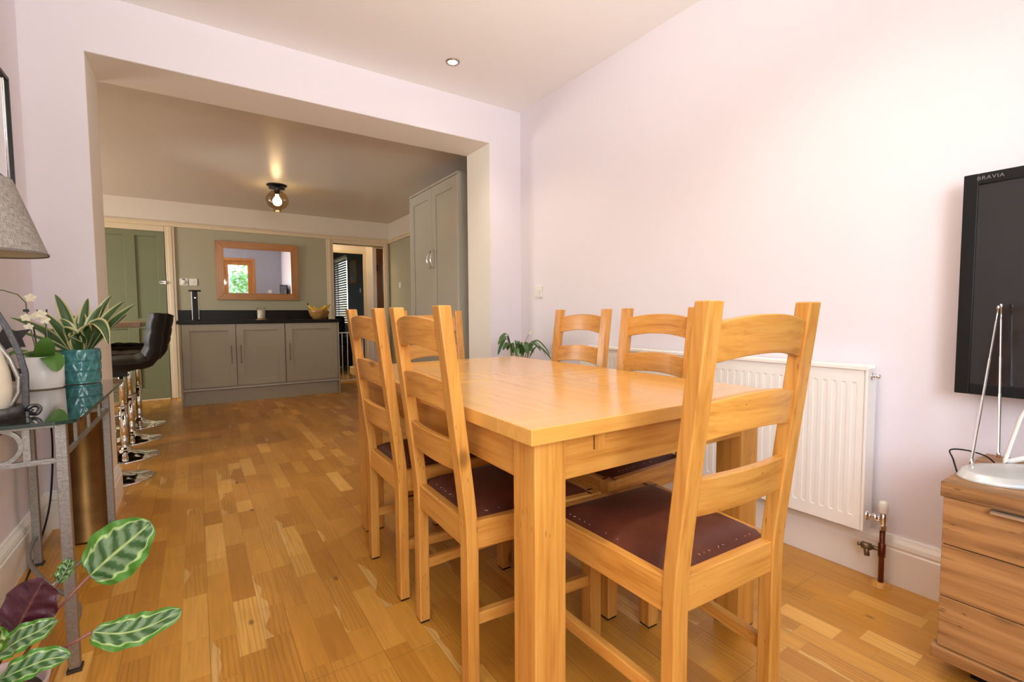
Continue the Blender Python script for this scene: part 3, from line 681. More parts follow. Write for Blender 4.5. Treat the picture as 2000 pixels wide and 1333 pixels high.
mb.tube([(vx - .024, vy + .055, -.053), (vx - .029, vy + .067, -.052)], .006, 8); mb.tube([(vx - .018, vy + .042, -.058), (vx - .026, vy + .036, -.088)], .0085, 10)
mb.obj('drain_cock', BRONZE, rad)
MB().lathe([(0, -.178), (.022, -.178), (.026, -.181), (.026, -.190), (.030, -.191), (.030, -.1915), (0, -.1915)], (vx, vy, 0), 24).obj('floor_collar', OAK[0], rad)

# ------------------------------------------------------------------ television
tv = thing('television', 'large black flat-screen television on the lilac wall', 'television', (2.009, .4644, .7415))
TH, TWd = .680, 1.14
mb = MB(); bz = .034
mb.box(0, .03, -bz, 0, 0, TH); mb.box(0, .03, -TWd, -TWd + bz, 0, TH); mb.box(0, .03, -TWd + bz, -bz, 0, bz); mb.box(0, .03, -TWd + bz, -bz, TH - bz, TH)
mb.obj('bezel', BLACK, tv, bevel=.002)
MB().box(.005, .012, -TWd + bz, -bz, bz, TH - bz).obj('screen', SCREEN, tv)
MB().box(.03, .055, -TWd + .1, -.1, .08, TH - .08).obj('rear_housing', BLACK, tv, bevel=.01)
MB().box(.055, .1035, -TWd * .5 - .15, -TWd * .5 + .15, .2, TH - .2).obj('wall_bracket', BLACKM, tv)
cu = bpy.data.curves.new('logo', 'FONT'); cu.body = 'BRAVIA'; cu.size = .016; cu.space_character = 1.15; cu.extrude = .0003
to = bpy.data.objects.new('logo', cu); COL.objects.link(to)
dg = bpy.context.evaluated_depsgraph_get(); me = bpy.data.meshes.new_from_object(to.evaluated_get(dg)); bpy.data.objects.remove(to)
me.materials.clear(); me.materials.append(mat('grey_logo_print', (.22, .2, .2), .5))
lo = bpy.data.objects.new('logo', me); COL.objects.link(lo); lo.parent = tv
lo.matrix_local = Matrix(((0, 0, -1, -.0006), (-1, 0, 0, -.030), (0, 1, 0, TH - .021), (0, 0, 0, 1)))

# ------------------------------------------------------------------ sideboard
sbd = thing('sideboard', 'oak sideboard with flush drawers under the television', 'sideboard', (1.645, .398, 0))
D = XR - .022 - 1.645; Ls = 1.35
MB().box(0, D, -Ls, 0, .506, .546).obj('top', SB[1], sbd, bevel=.002)
mb = MB(); mb.box(.022, D - .004, -Ls + .004, -.006, .086, .506); mb.obj('body', SB[1], sbd)
MB().box(-.006, D, -Ls - .004, .006, .060, .092).obj('base_board', SB[1], sbd, bevel=.002)
MB().box(.08, D - .04, -Ls + .08, -.06, 0, .060).obj('plinth', BLACK, sbd)
for (za, zb) in ((.3785, .5045), (.2355, .3755), (.0945, .2325)):
    for (ya, yb) in ((-.665, -.006), (-Ls + .004, -.669)):
        d_ = MB().box(.004, .024, ya, yb, za, zb).obj('drawer_front', SB[1], sbd, bevel=.0015)
        if za > .3: MB().box(-.016, .004, ya + .25, yb - .092, zb - .004, zb - .001).box(-.016, -.0135, ya + .25, yb - .092, zb - .010, zb - .001).obj('handle', STEEL, d_, bevel=.001)

# indoor aerial standing on the sideboard
ae = thing('indoor_aerial', 'silver indoor aerial with two telescopic rods and a white loop', 'aerial', (1.83, .30, .547))
def abase(u, v):
    a = 2 * PI * u; r = v
    x = -.15 * math.cos(a) * r * 1.0; y = .085 * math.sin(a) * r
    X = x * .80 + y * .60; Y = -x * .60 * -1 * -1 + y * .80
    top = .034 - .016 * r ** 2 if r < .93 else (.020 if r < .98 else .004)
    return (X, Y - .02, top)
mb = MB(); mb.grid(lambda u, v: abase(u, v), 40, 14)
mb.grid(lambda u, v: (abase(u, 1)[0], abase(u, 1)[1], .020 * (1 - v) * .2 + .0), 40, 1)
mb.obj('base', SILVERP, ae)
def prod(n, a, b_):
    a = Vector(a); b_ = Vector(b_); mb = MB(); d = b_ - a
    cuts = [0, .04, .041, .42, .421, .66, .661, .90, .901, .975, .976, 1.]; rr = [.0052, .0052, .0036, .0036, .0029, .0029, .0022, .0022, .0017, .0017, .0035, .0035]
    mb.tube([a + d * c for c in cuts], rr, 12); return mb.obj('rod', CHROME, ae)
prod(1, (-.045, .070, .022), (.112, .060, .470)); prod(2, (.120, .046, .022), (.128, .058, .474))
mb = MB(); pts = [(.045, .02, .030), (.085, .01, .105), (.12, -.005, .175), (.13, -.06, .24), (.09, -.12, .27), (.05, -.15, .22), (.06, -.12, .12), (.10, -.03, .05)]
mb.tube(smooth(pts + [pts[0]])[:-1], .0075, 8, closed=True, flat=(1, .6)); mb.obj('loop', WPLAST, ae)
tag(MB().tube(smooth([(1.745, .388, .5495), (1.775, .405, .580), (1.83, .425, .594), (1.88, .40, .590), (1.93, .37, .572), (1.96, .355, .5495)]), .0021, 8).obj('aerial_cable', BLACK), 'looped black cable on the end of the sideboard', 'cable')

# wall switches and sockets
def plate(name, label, cat, loc, rz, parts=()):
    t = thing(name, label, cat, loc, rz)
    MB().box(-.043, .043, -.010, 0, -.043, .043).obj('plate', WPLAST, t, bevel=.003)
    for p in parts: p(t)
    return t
plate('wall_socket', 'white fused socket plate on the lilac wall near the corner', 'socket', (XR, 2.80, 1.165), -PI / 2,
      [lambda t: MB().box(-.012, .012, -.013, -.009, -.018, .012).obj('fuse_holder', WPLAST, t, bevel=.001), lambda t: MB().box(.020, .028, -.0135, -.009, -.006, .006).obj('rocker', WPLAST, t)])
plate('thermostat', 'white round-dial thermostat on the kitchen wall, left of the light switch', 'thermostat', (-.101, YK, 1.421), 0,
      [lambda t: MB().lathe([(0, -.022), (.024, -.022), (.026, -.018), (.026, -.009)], (0, 0, -.004), 28, axis=1).obj('dial', WPLAST, t), lambda t: MB().box(-.016, .016, -.0112, -.009, .026, .036).obj('display', BLACK, t)])
plate('light_switch', 'white light switch on the kitchen wall, right of the thermostat', 'switch', (-.006, YK, 1.421), 0,
      [lambda t: MB().box(-.006, .006, -.014, -.009, -.010, .010).obj('rocker', WPLAST, t, bevel=.001)])
plate('light_switch', 'white light switch on the kitchen side wall beyond the tall unit', 'switch', (XKR, 6.634, 1.43), -PI / 2,
      [lambda t: MB().box(-.006, .006, -.014, -.009, -.010, .010).obj('rocker', WPLAST, t, bevel=.001)])
plate('wall_socket', 'white socket on the grey wall reflected in the mirror', 'socket', (1.80, YR, 1.22), PI,
      [lambda t: MB().box(-.006, .006, -.014, -.009, -.010, .010).obj('rocker', WPLAST, t)])

# recessed ceiling downlights
def downlight(x, y, label, z=ZC, power=0, col=(1., .86, .66)):
    t = thing('ceiling_downlight', label, 'light', (x, y, z), 0, 'recessed downlights')
    MB().lathe([(.028, -.001), (.031, -.006), (.040, -.005), (.043, 0), (.028, 0)], seg=36).obj('trim_ring', mat('brushed_nickel_ring', (.45, .36, .28), .35, .9), t)
    MB().lathe([(0, -.0035), (.027, -.0035), (.029, -.001)], seg=28).obj('lamp', SPOTEM, t)
    if power: spot('downlight_beam', (x, y, z - .02), power, col)
    return t
downlight(1.354, 2.656, 'lit recessed downlight in the dining room ceiling', power=26)
downlight(1.354, .75, 'recessed downlight in the dining room ceiling, out of the picture above the table', power=30)
downlight(-1.3, 4.2, 'recessed downlight above the near end of the breakfast bar, out of the picture', z=ZK, power=50, col=(1., .72, .38))
downlight(-1.3, 5.7, 'recessed downlight above the far end of the breakfast bar, out of the picture', z=ZK, power=50, col=(1., .72, .38))
downlight(.10, .75, 'recessed downlight in the dining room ceiling, out of the picture above the camera', power=24)

# ------------------------------------------------------------------ kitchen ceiling lamp
kl = thing('ceiling_lamp', 'smoked glass globe ceiling lamp with a glowing bulb', 'lamp', (.768, 5.62, ZK))
MB().lathe([(0, 0), (.098, 0), (.100, -.004), (.098, -.010), (.02, -.012)][::-1], seg=40).obj('ceiling_plate', BLACKM, kl)
MB().lathe([(.02, -.012), (.022, -.030), (.078, -.034), (.080, -.038), (.03, -.044), (.026, -.072), (.022, -.098)][::-1], seg=40).obj('lamp_holder', BLACKM, kl)
prof = []
for k in range(21):
    a = math.radians(20 + 136 * k / 20); prof.append((.112 * math.sin(a), -.158 + .102 * math.cos(a)))
prof += [(.040, -.268), (.036, -.278), (.0, -.280)]
MB().lathe(prof[::-1], seg=40).obj('glass_globe', GLOBE, kl)
bp = [(0, -.215)] + [(.045 * math.sin(math.radians(a)), -.172 - .045 * math.cos(math.radians(a))) for a in range(20, 140, 15)] + [(.018, -.118), (.016, -.098)]
MB().lathe(bp, seg=24).obj('bulb', BULB, kl)
l = bpy.data.lights.new('bulb_light', 'POINT'); l.energy = 105; l.color = (1., .70, .36); l.shadow_soft_size = .045
o = bpy.data.objects.new('bulb_light', l); COL.objects.link(o); o.location = (.768, 5.62, ZK - .172)
hl = thing('hall_fill_lamp', 'unseen round fill lamp added to brighten the hall, behind the kitchen wall', 'lamp', (1.35, 7.50, 2.45))  # lamp added out of sight to brighten the hall wall
MB().lathe([(0, -.06), (.09, -.055), (.12, -.02), (.12, 0)], seg=28).obj('shade', mat('glowing_fill_shade', (1, .95, .85), .4, emis=(1., .85, .6), estr=3.), hl)
l = bpy.data.lights.new('hall_fill_light', 'POINT'); l.energy = 16; l.color = (1., .82, .58); l.shadow_soft_size = .08
o = bpy.data.objects.new('hall_fill_light', l); COL.objects.link(o); o.location = (1.35, 7.50, 2.34)

# ------------------------------------------------------------------ kitchen base units
UX0, UX1, UY, UZ = -.157, 1.531, 6.30, .951
def bar_handle(parent, x, y, z0, z1, m_=BRONZE):
    mb = MB(); pts = []
    for k in range(25):
        q = k / 24.; pts.append((x + .0022 * math.sin(q * 40), y - .026, z0 + q * (z1 - z0)))
    mb.tube(pts, [.0045 + .0018 * math.sin(k * 1.7) for k in range(25)], 8)
    for z in (z0 + .01, z1 - .01): mb.tube([(x, y, z), (x, y - .026, z)], .005, 8)
    return mb.obj('handle', m_, parent)
def shaker(name, m_, parent, x0, x1, z0, z1, y, st=.072, th=.020):
    mb = MB(); mb.box(x0 + .01, x1 - .01, y + .013, y + th, z0 + .01, z1 - .01)
    mb.box(x0, x0 + st, y, y + th, z0, z1); mb.box(x1 - st, x1, y, y + th, z0, z1); mb.box(x0 + st, x1 - st, y, y + th, z0, z0 + st); mb.box(x0 + st, x1 - st, y, y + th, z1 - st, z1)
    return mb.obj(name, m_, parent, bevel=.0015)
splits = [(-.133, .378), (.386, .893), (.903, 1.506)]
for i, (a, b_) in enumerate(splits):
    lb = ['grey shaker base cabinet under the black worktop, nearest the green door', 'grey shaker base cabinet in the middle under the black worktop', 'grey shaker base cabinet under the fruit bowl, next to the hall doorway'][i]
    c = thing('base_cabinet', lb, 'cabinet', (0, 0, 0), 0, 'kitchen base cabinets')
    MB().box(a - .003, b_ + .003, UY + .02, YK - .003, .182, .911).obj('carcass', UNIT, c)
    d_ = shaker('door', UNIT, c, a, b_, .196, .906, UY)
    hx = [b_ - .046, a + .040, a + .042][i]
    bar_handle(d_, hx, UY, .455, .663)
tag(MB().box(UX0, UX0 + .020, UY - .002, YK - .003, 0, .911).obj('end_panel', UNIT, bevel=.0015), 'grey end panel of the base cabinets beside the green door', 'panel')
tag(MB().box(UX1 - .020, UX1, UY - .002, YK - .003, 0, .911).obj('end_panel', UNIT, bevel=.0015), 'grey end panel of the base cabinets beside the hall doorway', 'panel')
tag(MB().box(UX0 + .022, UX1 - .022, UY + .045, UY + .060, 0, .155).obj('plinth', UNIT), 'grey kickboard below the base cabinets', 'plinth')
tag(MB().box(UX0 + .020, UX1 - .020, UY - .006, UY + .02, .165, .182).obj('light_rail', mat('pale_grey_rail_paint', (.52, .46, .42), .35), bevel=.002), 'pale strip running along under the base cabinet doors', 'rail')
wt = thing('worktop', 'black speckled stone worktop with upstand over the base cabinets', 'worktop', (0, 0, 0))
MB().box(UX0 - .018, UX1 + .018, UY - .018, YK - .001, .913, UZ).obj('slab', GRANITE, wt, bevel=.004)
MB().box(UX0 - .018, 1.57, YK - .022, YK - .001, UZ, 1.075).obj('upstand', GRANITE, wt, bevel=.002)

pt = thing('pop_up_power_tower', 'black and silver pop-up socket tower on the worktop under the thermostat', 'socket', (.005, 6.62, UZ))
MB().lathe([(.052, 0), (.052, .006), (.030, .008)], seg=28).obj('collar', BLACKM, pt)
MB().box(-.023, .023, -.030, .030, .004, .338).obj('socket_column', BLACK, pt, bevel=.002)
for s in (-1, 1): MB().box(s * .024, s * .037, -.024, .022, .004, .338).obj('side_rail', STEEL, pt, bevel=.006)
MB().lathe([(0, .336), (.062, .336), (.062, .350), (0, .353)], seg=28).obj('lid', BLACKM, pt)
MB().box(-.008, .008, -.032, -.029, .255, .268).obj('indicator', STEEL, pt)

cj = thing('candle_jar', 'cream candle in a glass jar on the worktop below the oak mirror', 'candle', (.682, 6.62, UZ))
MB().lathe([(0, 0), (.062, 0), (.062, .006), (0, .007)], seg=28).obj('coaster', OAK[0], cj)
MB().lathe([(0, .008), (.047, .008), (.048, .012), (.048, .155), (.045, .155), (.045, .013), (0, .012)], seg=32).obj('glass', JAR, cj)
MB().lathe([(0, .014), (.043, .014), (.043, .120), (.02, .121), (0, .118)], seg=28).obj('wax', CANDLE, cj)
MB().tube([(0, 0, .118), (.001, 0, .135)], .0015, 6).obj('wick', ROD, cj)

bw = tag(MB().lathe([(0, 0), (.060, 0), (.075, .004), (.110, .045), (.128, .095), (.132, .128), (.126, .128), (.120, .095), (.10, .048), (.07, .014), (0, .010)], seg=40).obj('fruit_bowl', BOWLM, loc=(1.362, 6.62, UZ)), 'turned wooden bowl holding bananas at the right end of the worktop', 'bowl')
def banana(label, loc, rz, rx, s=1.):
    t = thing('banana', label, 'banana', loc, 0, 'bananas in the wooden bowl'); t.rotation_euler = (rx, 0, rz)
    pts = []; rr = []
    for k in range(13):
        a = math.radians(-62 + 124 * k / 12); pts.append((.11 * s * math.sin(a), 0, .11 * s * (1 - math.cos(a)))); rr.append(.017 * s * (1 - abs(k - 6) / 6. * .45) if 0 < k < 12 else .008 * s)
    MB().tube(pts, rr, 7).obj('fruit', BANANA, t)
    e0 = Vector(pts[-1]); d = (Vector(pts[-1]) - Vector(pts[-2])).normalized(); MB().tube([e0 - d * .002, e0 + d * .028], [.006, .005], 6).obj('stalk', BANTIP, t)
banana('banana leaning highest out of the wooden bowl, at its left', (1.335, 6.56, UZ + .118), PI * .96, .35, 1.15)
banana('banana lying behind the highest one in the wooden bowl', (1.345, 6.62, UZ + .125), PI * .90, -.1, 1.1)
banana('banana lying along the right side of the wooden bowl', (1.385, 6.59, UZ + .112), .20, .15, 1.0)

# oak mirror
mr_ = thing('wall_mirror', 'oak framed mirror above the kitchen worktop', 'mirror', (.7146, YK - .004, 1.207)); mr_.rotation_euler = (.029, 0, 0)
mw, mh, mf = .952, .742, .088
def mitred(parent, name, w_, h_, f, d, mats, recess=.010):
    h2 = w_ / 2
    def quad(a, b_, c, d_, mi):
        mb = MB(); mb.prism([a, b_, c, d_], 0, 1, 1); return mb
    for nm, pts, m_ in (('left', [(-h2, 0), (-h2 + f, f), (-h2 + f, h_ - f), (-h2, h_)], mats[2]), ('right', [(h2, 0), (h2, h_), (h2 - f, h_ - f), (h2 - f, f)], mats[2]),
                        ('bottom', [(-h2, 0), (h2, 0), (h2 - f, f), (-h2 + f, f)], mats[0]), ('top', [(-h2, h_), (-h2 + f, h_ - f), (h2 - f, h_ - f), (h2, h_)], mats[0])):
        mb = MB(); mb.prism(pts, -d, 0, 1); mb.obj('frame_rail', m_, parent, bevel=.003)
mitred(mr_, 'frame', mw, mh, mf, .026, MD)
MB().box(-mw / 2 + mf - .004, mw / 2 - mf + .004, -.014, -.004, mf - .004, mh - mf + .004).obj('glass', MIRROR, mr_)

# ------------------------------------------------------------------ tall unit
WX, WY0, WY1, WZ = 1.902, 3.667, 4.758, 2.226
tu = thing('tall_cabinet', 'tall grey two-door shaker cupboard just inside the kitchen', 'cabinet', (WX, WY0, 0))
LWd = WY1 - WY0
MB().box(.022, XKR - WX - .003, .018, LWd - .018, .0, WZ - .02).obj('carcass', UNITW, tu)
for ya, yb in ((0, .018), (LWd - .018, LWd)): MB().box(.0, XKR - WX - .003, ya, yb, 0, WZ - .004).obj('end_panel', mat('grey_green_end_panel', (.47, .455, .37), .45), tu, bevel=.0015)
MB().box(-.004, XKR - WX - .003, -.004, LWd + .004, WZ - .02, WZ).obj('top_panel', UNITW, tu, bevel=.0015)
for ya, yb in ((.020, .541), (.545, LWd - .020)):
    st = .082; za, zb = .12, WZ - .024; mb = MB()
    mb.box(.011, .020, ya + .01, yb - .01, za + .01, zb - .01)
    mb.box(0, .020, ya, ya + st, za, zb); mb.box(0, .020, yb - st, yb, za, zb); mb.box(0, .020, ya + st, yb - st, za, za + st); mb.box(0, .020, ya + st, yb - st, zb - .095, zb)
    d_ = mb.obj('door', UNITW, tu, bevel=.0015)
    hy = yb - .040 if ya < .1 else ya + .040
    pts = [(0, hy, 1.44), (-.020, hy, 1.455), (-.034, hy, 1.49), (-.038, hy, 1.525), (-.034, hy, 1.56), (-.020, hy, 1.595), (0, hy, 1.61)]
    MB().tube(pts, [.008, .006, .005, .0075, .005, .006, .008], 10).obj('handle', CHROME, d_)

# ------------------------------------------------------------------ bar and stools
bc = thing('breakfast_bar', 'dark oak breakfast bar top behind the stools', 'counter', (0, 0, 0))
MB().box(-1.35, -.352, 4.6, 6.2, .917, .955).obj('bar_top', BART, bc, bevel=.004)
MB().box(-1.35, -1.30, 4.7, 6.1, 0, .917).obj('support_panel', UNIT, bc)
def stool():
    t = thing('bar_stool', '', 'stool')
    MB().lathe([(0, .010), (0, .0)] [:0] + [(.198, 0), (.200, .004), (.190, .010), (.12, .022), (.06, .040), (.036, .055), (.028, .075), (0, .080)], seg=48).obj('base', CHROME, t)
    mb = MB(); mb.tube([(0, 0, .06), (0, 0, .36)], .0235, 20); mb.tube([(0, 0, .36), (0, 0, .64)], .018, 16)
    mb.obj('column', CHROME, t)
    MB().lathe([(.0235, .352), (.025, .354), (.025, .364), (.018, .366)], seg=24).obj('collar', CHROME, t)
    # footrest hoop in front (+X is the back of the stool)
    pts = [(-.015, -.012, .30)] + [(-.13 + .12 * math.cos(a) * -1 + .0, .14 * math.sin(a), .30) for a in [math.radians(q) for q in (-80, -60, -40, -20, 0, 20, 40, 60, 80)]] + [(-.015, .012, .30)]
    MB().tube(pts, .006, 10).obj('footrest', CHROME, t)
    # padded seat flowing up into the back, with quilted channels
    path = [(-.205, .690), (-.200, .715), (-.14, .728), (-.05, .722), (.05, .718), (.14, .722), (.190, .738), (.212, .785), (.222, .86), (.234, .94), (.248, 1.010), (.250, 1.022)]
    def prof(q):
        i = min(int(q * (len(path) - 1)), len(path) - 2); f = q * (len(path) - 1) - i
        a, b_ = path[i], path[i + 1]; return Vector((a[0] + (b_[0] - a[0]) * f, 0, a[1] + (b_[1] - a[1]) * f))
    def shell(sgn):
        def fn(u, v):
            p = prof(u); d = (prof(min(1, u + .02)) - prof(max(0, u - .02))).normalized(); nrm = Vector((-d.z, 0, d.x))
            e_ = min(1., 6 * min(v, 1 - v), 9 * min(u, 1 - u)); e_ = math.sqrt(max(0, 1 - (1 - e_) ** 2))
            quilt = .006 * abs(math.sin(u * PI * 9)) ** .5 + .003 * abs(math.sin(v * PI * 4)) ** .5
            th = (.036 if sgn < 0 else .028) * e_ + quilt * e_
            w_ = .205 - .012 * max(0, u - .5)
            q = p + nrm * th * sgn; return (q.x, (-1 + 2 * v) * w_, q.z)
        return fn
    mb = MB(); mb.grid(shell(1), 54, 24); mb.grid(lambda u, v: shell(-1)(u, 1 - v), 54, 24)
    mb.obj('padded_seat', LEATHB, t)
    MB().box(-.09, .09, -.09, .09, .640, .682).obj('seat_mount', BLACKM, t, bevel=.004)
    return t
st0 = stool()
for i, (x, y, rz, lb) in enumerate(((-.45, 3.72, .12, 'black quilted bar stool closest to the dining room opening'), (-.45, 4.29, .20, 'black quilted bar stool, second from the opening'),
                                (-.46, 4.85, .05, 'black quilted bar stool, third from the opening'), (-.46, 5.49, .0, 'black quilted bar stool farthest from the opening, near the green door'))):
    c = st0 if i == 0 else copy_tree(st0)
    c.location = (x, y, 0); c.rotation_euler = (0, 0, rz); c['label'] = lb; c['group'] = 'chrome and black bar stools'

# ------------------------------------------------------------------ hall things
gt = thing('safety_gate', 'white metal safety gate across the hall doorway', 'gate', (DX0 + .03, YK + .04, 0))
gw = DX1 - DX0 - .06
MB().tube([(0, 0, .745), (gw, 0, .745)], .010, 8).obj('top_rail', RADW, gt); MB().tube([(0, 0, .045), (gw, 0, .045)], .010, 8).obj('bottom_rail', RADW, gt)
for x in (0, gw): MB().tube([(x, 0, .03), (x, 0, .755)], .012, 8).obj('post', RADW, gt)
for x in (0, gw): MB().tube([(x, 0, .0), (x, 0, .03)], .006, 6).obj('foot', RADW, gt)
for k in range(1, 9): MB().tube([(k * gw / 9, 0, .045), (k * gw / 9, 0, .745)], .006, 8).obj('bar', RADW, gt)
fd = struct(MB().box(2.432, 2.53, 7.53, 7.575, .01, 2.055).box(2.53, 3.10, 7.53, 7.575, .01, 1.36).box(2.53, 3.10, 7.53, 7.575, 1.82, 2.055).box(3.10, 3.24, 7.53, 7.575, .01, 2.055).obj('door_3', BROWN), 'brown timber front door standing in the hall')
MB().box(2.53, 3.10, 7.55, 7.555, 1.36, 1.82).obj('glass_pane', WINGLASS, fd)
for z in (.4, 1.0, 1.75): MB().box(2.430, 2.448, 7.505, 7.53, z - .05, z + .05).obj('hinge', BLACKM, fd)
pic = thing('framed_picture', 'small framed picture on the dark wall beyond the hall', 'picture', (2.75, 9.98, 1.66), 0)
mb = MB(); mb.box(-.02, 0, -.25, -.21, 0, .46); mb.box(-.02, 0, .21, .25, 0, .46); mb.box(-.02, 0, -.21, .21, 0, .04); mb.box(-.02, 0, -.21, .21, .42, .46); mb.obj('frame', MD[2], pic)
MB().box(-.012, -.002, -.21, .21, .04, .42).obj('mount', mat('grey_picture_print', (.30, .30, .28), .6, var=.3, bscale=8), pic)
plate('light_switch', 'pale light switch on the dark wall beyond the hall', 'switch', (2.75, 9.52, 1.49), -PI / 2, [])
dc = thing('armchair', 'black armchair half hidden behind the safety gate', 'armchair', (2.02, 9.0, 0))
MB().box(-.35, .35, -.3, .35, .08, .45).obj('seat', LEATHB, dc, bevel=.04); MB().box(-.35, .35, .25, .42, .45, .98).obj('backrest', LEATHB, dc, bevel=.04)
for s in (-1, 1): MB().box(s * .35, s * .22, -.3, .3, .45, .62).obj('armrest', LEATHB, dc, bevel=.03)
for s in (-1, 1):
    for q in (-1, 1): MB().box(s * .30 - .02, s * .30 + .02, q * .25 - .02, q * .25 + .02, 0, .08).obj('foot', BLACKM, dc)

# ------------------------------------------------------------------ console table (left)
ct = thing('console_table', 'wrought metal console table with a clear glass top against the left wall', 'table', (0, 0, 0))
ZG, CX0, CX1, CY0, CY1 = .725, -.598, -.272, 1.695, 2.700
LH = ZG - .012; lw = .0125
def rrect(x0, x1, y0, y1, r, n_=6):
    pts = []
    for cx, cy, a0 in ((x1 - r, y0 + r, -90), (x1 - r, y1 - r, 0), (x0 + r, y1 - r, 90), (x0 + r, y0 + r, 180)):
        for k in range(n_ + 1): a = math.radians(a0 + 90 * k / n_); pts.append((cx + r * math.cos(a), cy + r * math.sin(a)))
    return pts
rp = rrect(CX0, CX1, CY0, CY1, .045); n_ = len(rp)
mb = MB(); mb.add([(x, y, ZG) for x, y in rp] + [(x, y, ZG - .010) for x, y in rp], [tuple(range(n_)), tuple(range(n_, 2 * n_))[::-1]], 0)
mb.add([(x, y, ZG) for x, y in rp] + [(x, y, ZG - .010) for x, y in rp], [(i + n_, (i + 1) % n_ + n_, (i + 1) % n_, i) for i in range(n_)], 1)
mb.obj('glass_top', [TABGLASS, TABEDGE], ct)
legs = [(-.319, 1.762), (-.332, 2.630), (-.565, 1.762), (-.562, 2.610)]
for (x, y) in legs:
    l_ = MB().box(x - lw, x + lw, y - lw, y + lw, .010, LH).obj('leg', IRONL, ct, bevel=.002)
    MB().box(x - lw - .004, x + lw + .004, y - lw - .004, y + lw + .004, 0, .010).obj('foot', IROND, l_)
mb = MB()
for za, zb in ((LH - .014, LH), (.600, .614)):
    mb.box(-.565, -.319, 1.756, 1.768, za, zb); mb.box(-.562, -.332, 2.612, 2.624, za, zb); mb.box(-.329, -.320, 1.762, 2.630, za, zb); mb.box(-.570, -.561, 1.762, 2.610, za, zb)
for yy in (1.762, 2.618):
    for cx in (-.443,):
        pts = [(cx + .045 * math.cos(a), yy, .658 + .045 * math.sin(a)) for a in [2 * PI * k / 28 for k in range(28)]]
        mb.tube(pts, .008, 4, closed=True)
    for xx in (-.388, -.498): mb.box(xx - .008, xx + .008, yy - .005, yy + .005, .614, LH - .014)
for k in range(1, 4): mb.box(-.329, -.320, 1.762 + k * .215 - .007, 1.762 + k * .215 + .007, .614, LH - .014)
mb.obj('top_frame', IRONL, ct, bevel=.001)
mid = Vector((-.447, 2.19, .075))
for (x, y) in legs:
    a = Vector((x, y, .12)); pts = []; pd = Vector((-(mid.y - y), mid.x - x, 0)).normalized() * (1 if (x > -.45) == (y > 2.2) else -1)
    for k in range(13):
        q = k / 12.; p = a.lerp(mid, q); off = math.sin(q * PI)
        side = 1 if y < 2.2 else -1
        p += pd * .045 * math.sin(q * PI) * (1 - .5 * q); pts.append(p)
    MB().tube(pts, .0072, 10).obj('stretcher', IRONL, ct)

ub = tag(MB().lathe([(0, .004), (.070, .004), (.070, 0), (.078, 0), (.078, .012), (.0725, .016), (.0725, .600), (.074, .612), (.068, .612), (.068, .02), (0, .02)], seg=48).obj('umbrella_stand', BRASS, loc=(-.44, 2.815, 0)), 'tall aged brass cylinder standing behind the console table', 'umbrella stand')
tag(MB().tube(smooth([(-.575, 2.97, .60), (-.556, 2.9, .42), (-.555, 2.80, .20), (-.578, 2.74, .06), (-.580, 2.60, .006), (-.560, 2.3, .005), (-.558, 1.9, .005), (-.560, 1.5, .005)]), .0035, 8).obj('power_cable', BLACK), 'thin black cable trailing down the corner and along the left skirting', 'cable')

# table lamp
tl = thing('table_lamp', 'table lamp with a grey linen shade and an iron cradle, on the glass console', 'lamp', (-.47, 1.82, ZG))
MB().lathe([(.062, 0), (.073, 0), (.073, .034), (.062, .034), (.062, .004), (0, .004), (0, 0), (.062, 0)], seg=40).obj('base_ring', IROND, tl)
for s in (-1, 1):
    pts = [(.072 * s, 0, .0), (.074 * s, 0, .06), (.076 * s, -.0, .12), (.066 * s, 0, .18), (.048 * s, 0, .24), (.026 * s, 0, .295), (.008 * s, 0, .33), (0, 0, .345)]
    MB().tube(pts, .0085, 4, flat=(.75, 1.1)).obj('cradle_band', IROND, tl, bevel=.0015)
    pts = [(.010 * s, 0, .02), (.045 * s, 0, .035), (.060 * s, 0, .07), (.062 * s, 0, .11), (.048 * s, 0, .16), (.026 * s, 0, .205), (.018 * s, 0, .235)]
    MB().tube(pts, .006, 10).obj('inner_scroll', IRONL, tl)
mb = MB(); pts = [(.074 + .012 * math.cos(a) + .014, .012 * math.sin(a * 2) * .5, .018 + .012 * math.sin(a)) for a in [k / 20 * 2 * PI for k in range(20)]]
mb.tube(pts, .0055, 8, closed=True); mb.lathe([(.0, -.006), (.007, 0), (.0, .006)], (.082, 0, .018), 10); mb.obj('knot', IROND, tl)
bodyp = [(0, .004), (.030, .006), (.046, .04), (.050, .08), (.046, .13), (.036, .18), (.025, .225), (.017, .26), (.012, .30), (0, .302)]
MB().lathe(bodyp, seg=32).obj('stone_body', STONE, tl)
MB().tube([(0, 0, .34), (0, 0, .60)], .006, 10).obj('stem', IROND, tl)
SB0, SB1 = .445, .645
MB().lathe([(.137, SB0), (.0745, SB1)], seg=64, uv=True).obj('shade', LINEN, tl)
MB().lathe([(.0735, SB1 - .001), (.1355, SB0 + .001)], seg=64).obj('shade_lining', SHADEIN, tl)
MB().lathe([(.137, SB0 - .001), (.138, SB0 + .002), (.1365, SB0 + .006), (.1345, SB0 + .002), (.137, SB0 - .001)], seg=64).obj('shade_trim', mat('grey_shade_binding', (.16, .13, .12), .8), tl)
mb = MB()
for k in range(3): a = 2 * PI * k / 3; mb.tube([(0, 0, .60), (.0735 * math.cos(a), .0735 * math.sin(a), SB1 - .006)], .0018, 6)
mb.obj('shade_carrier', STEEL, tl)
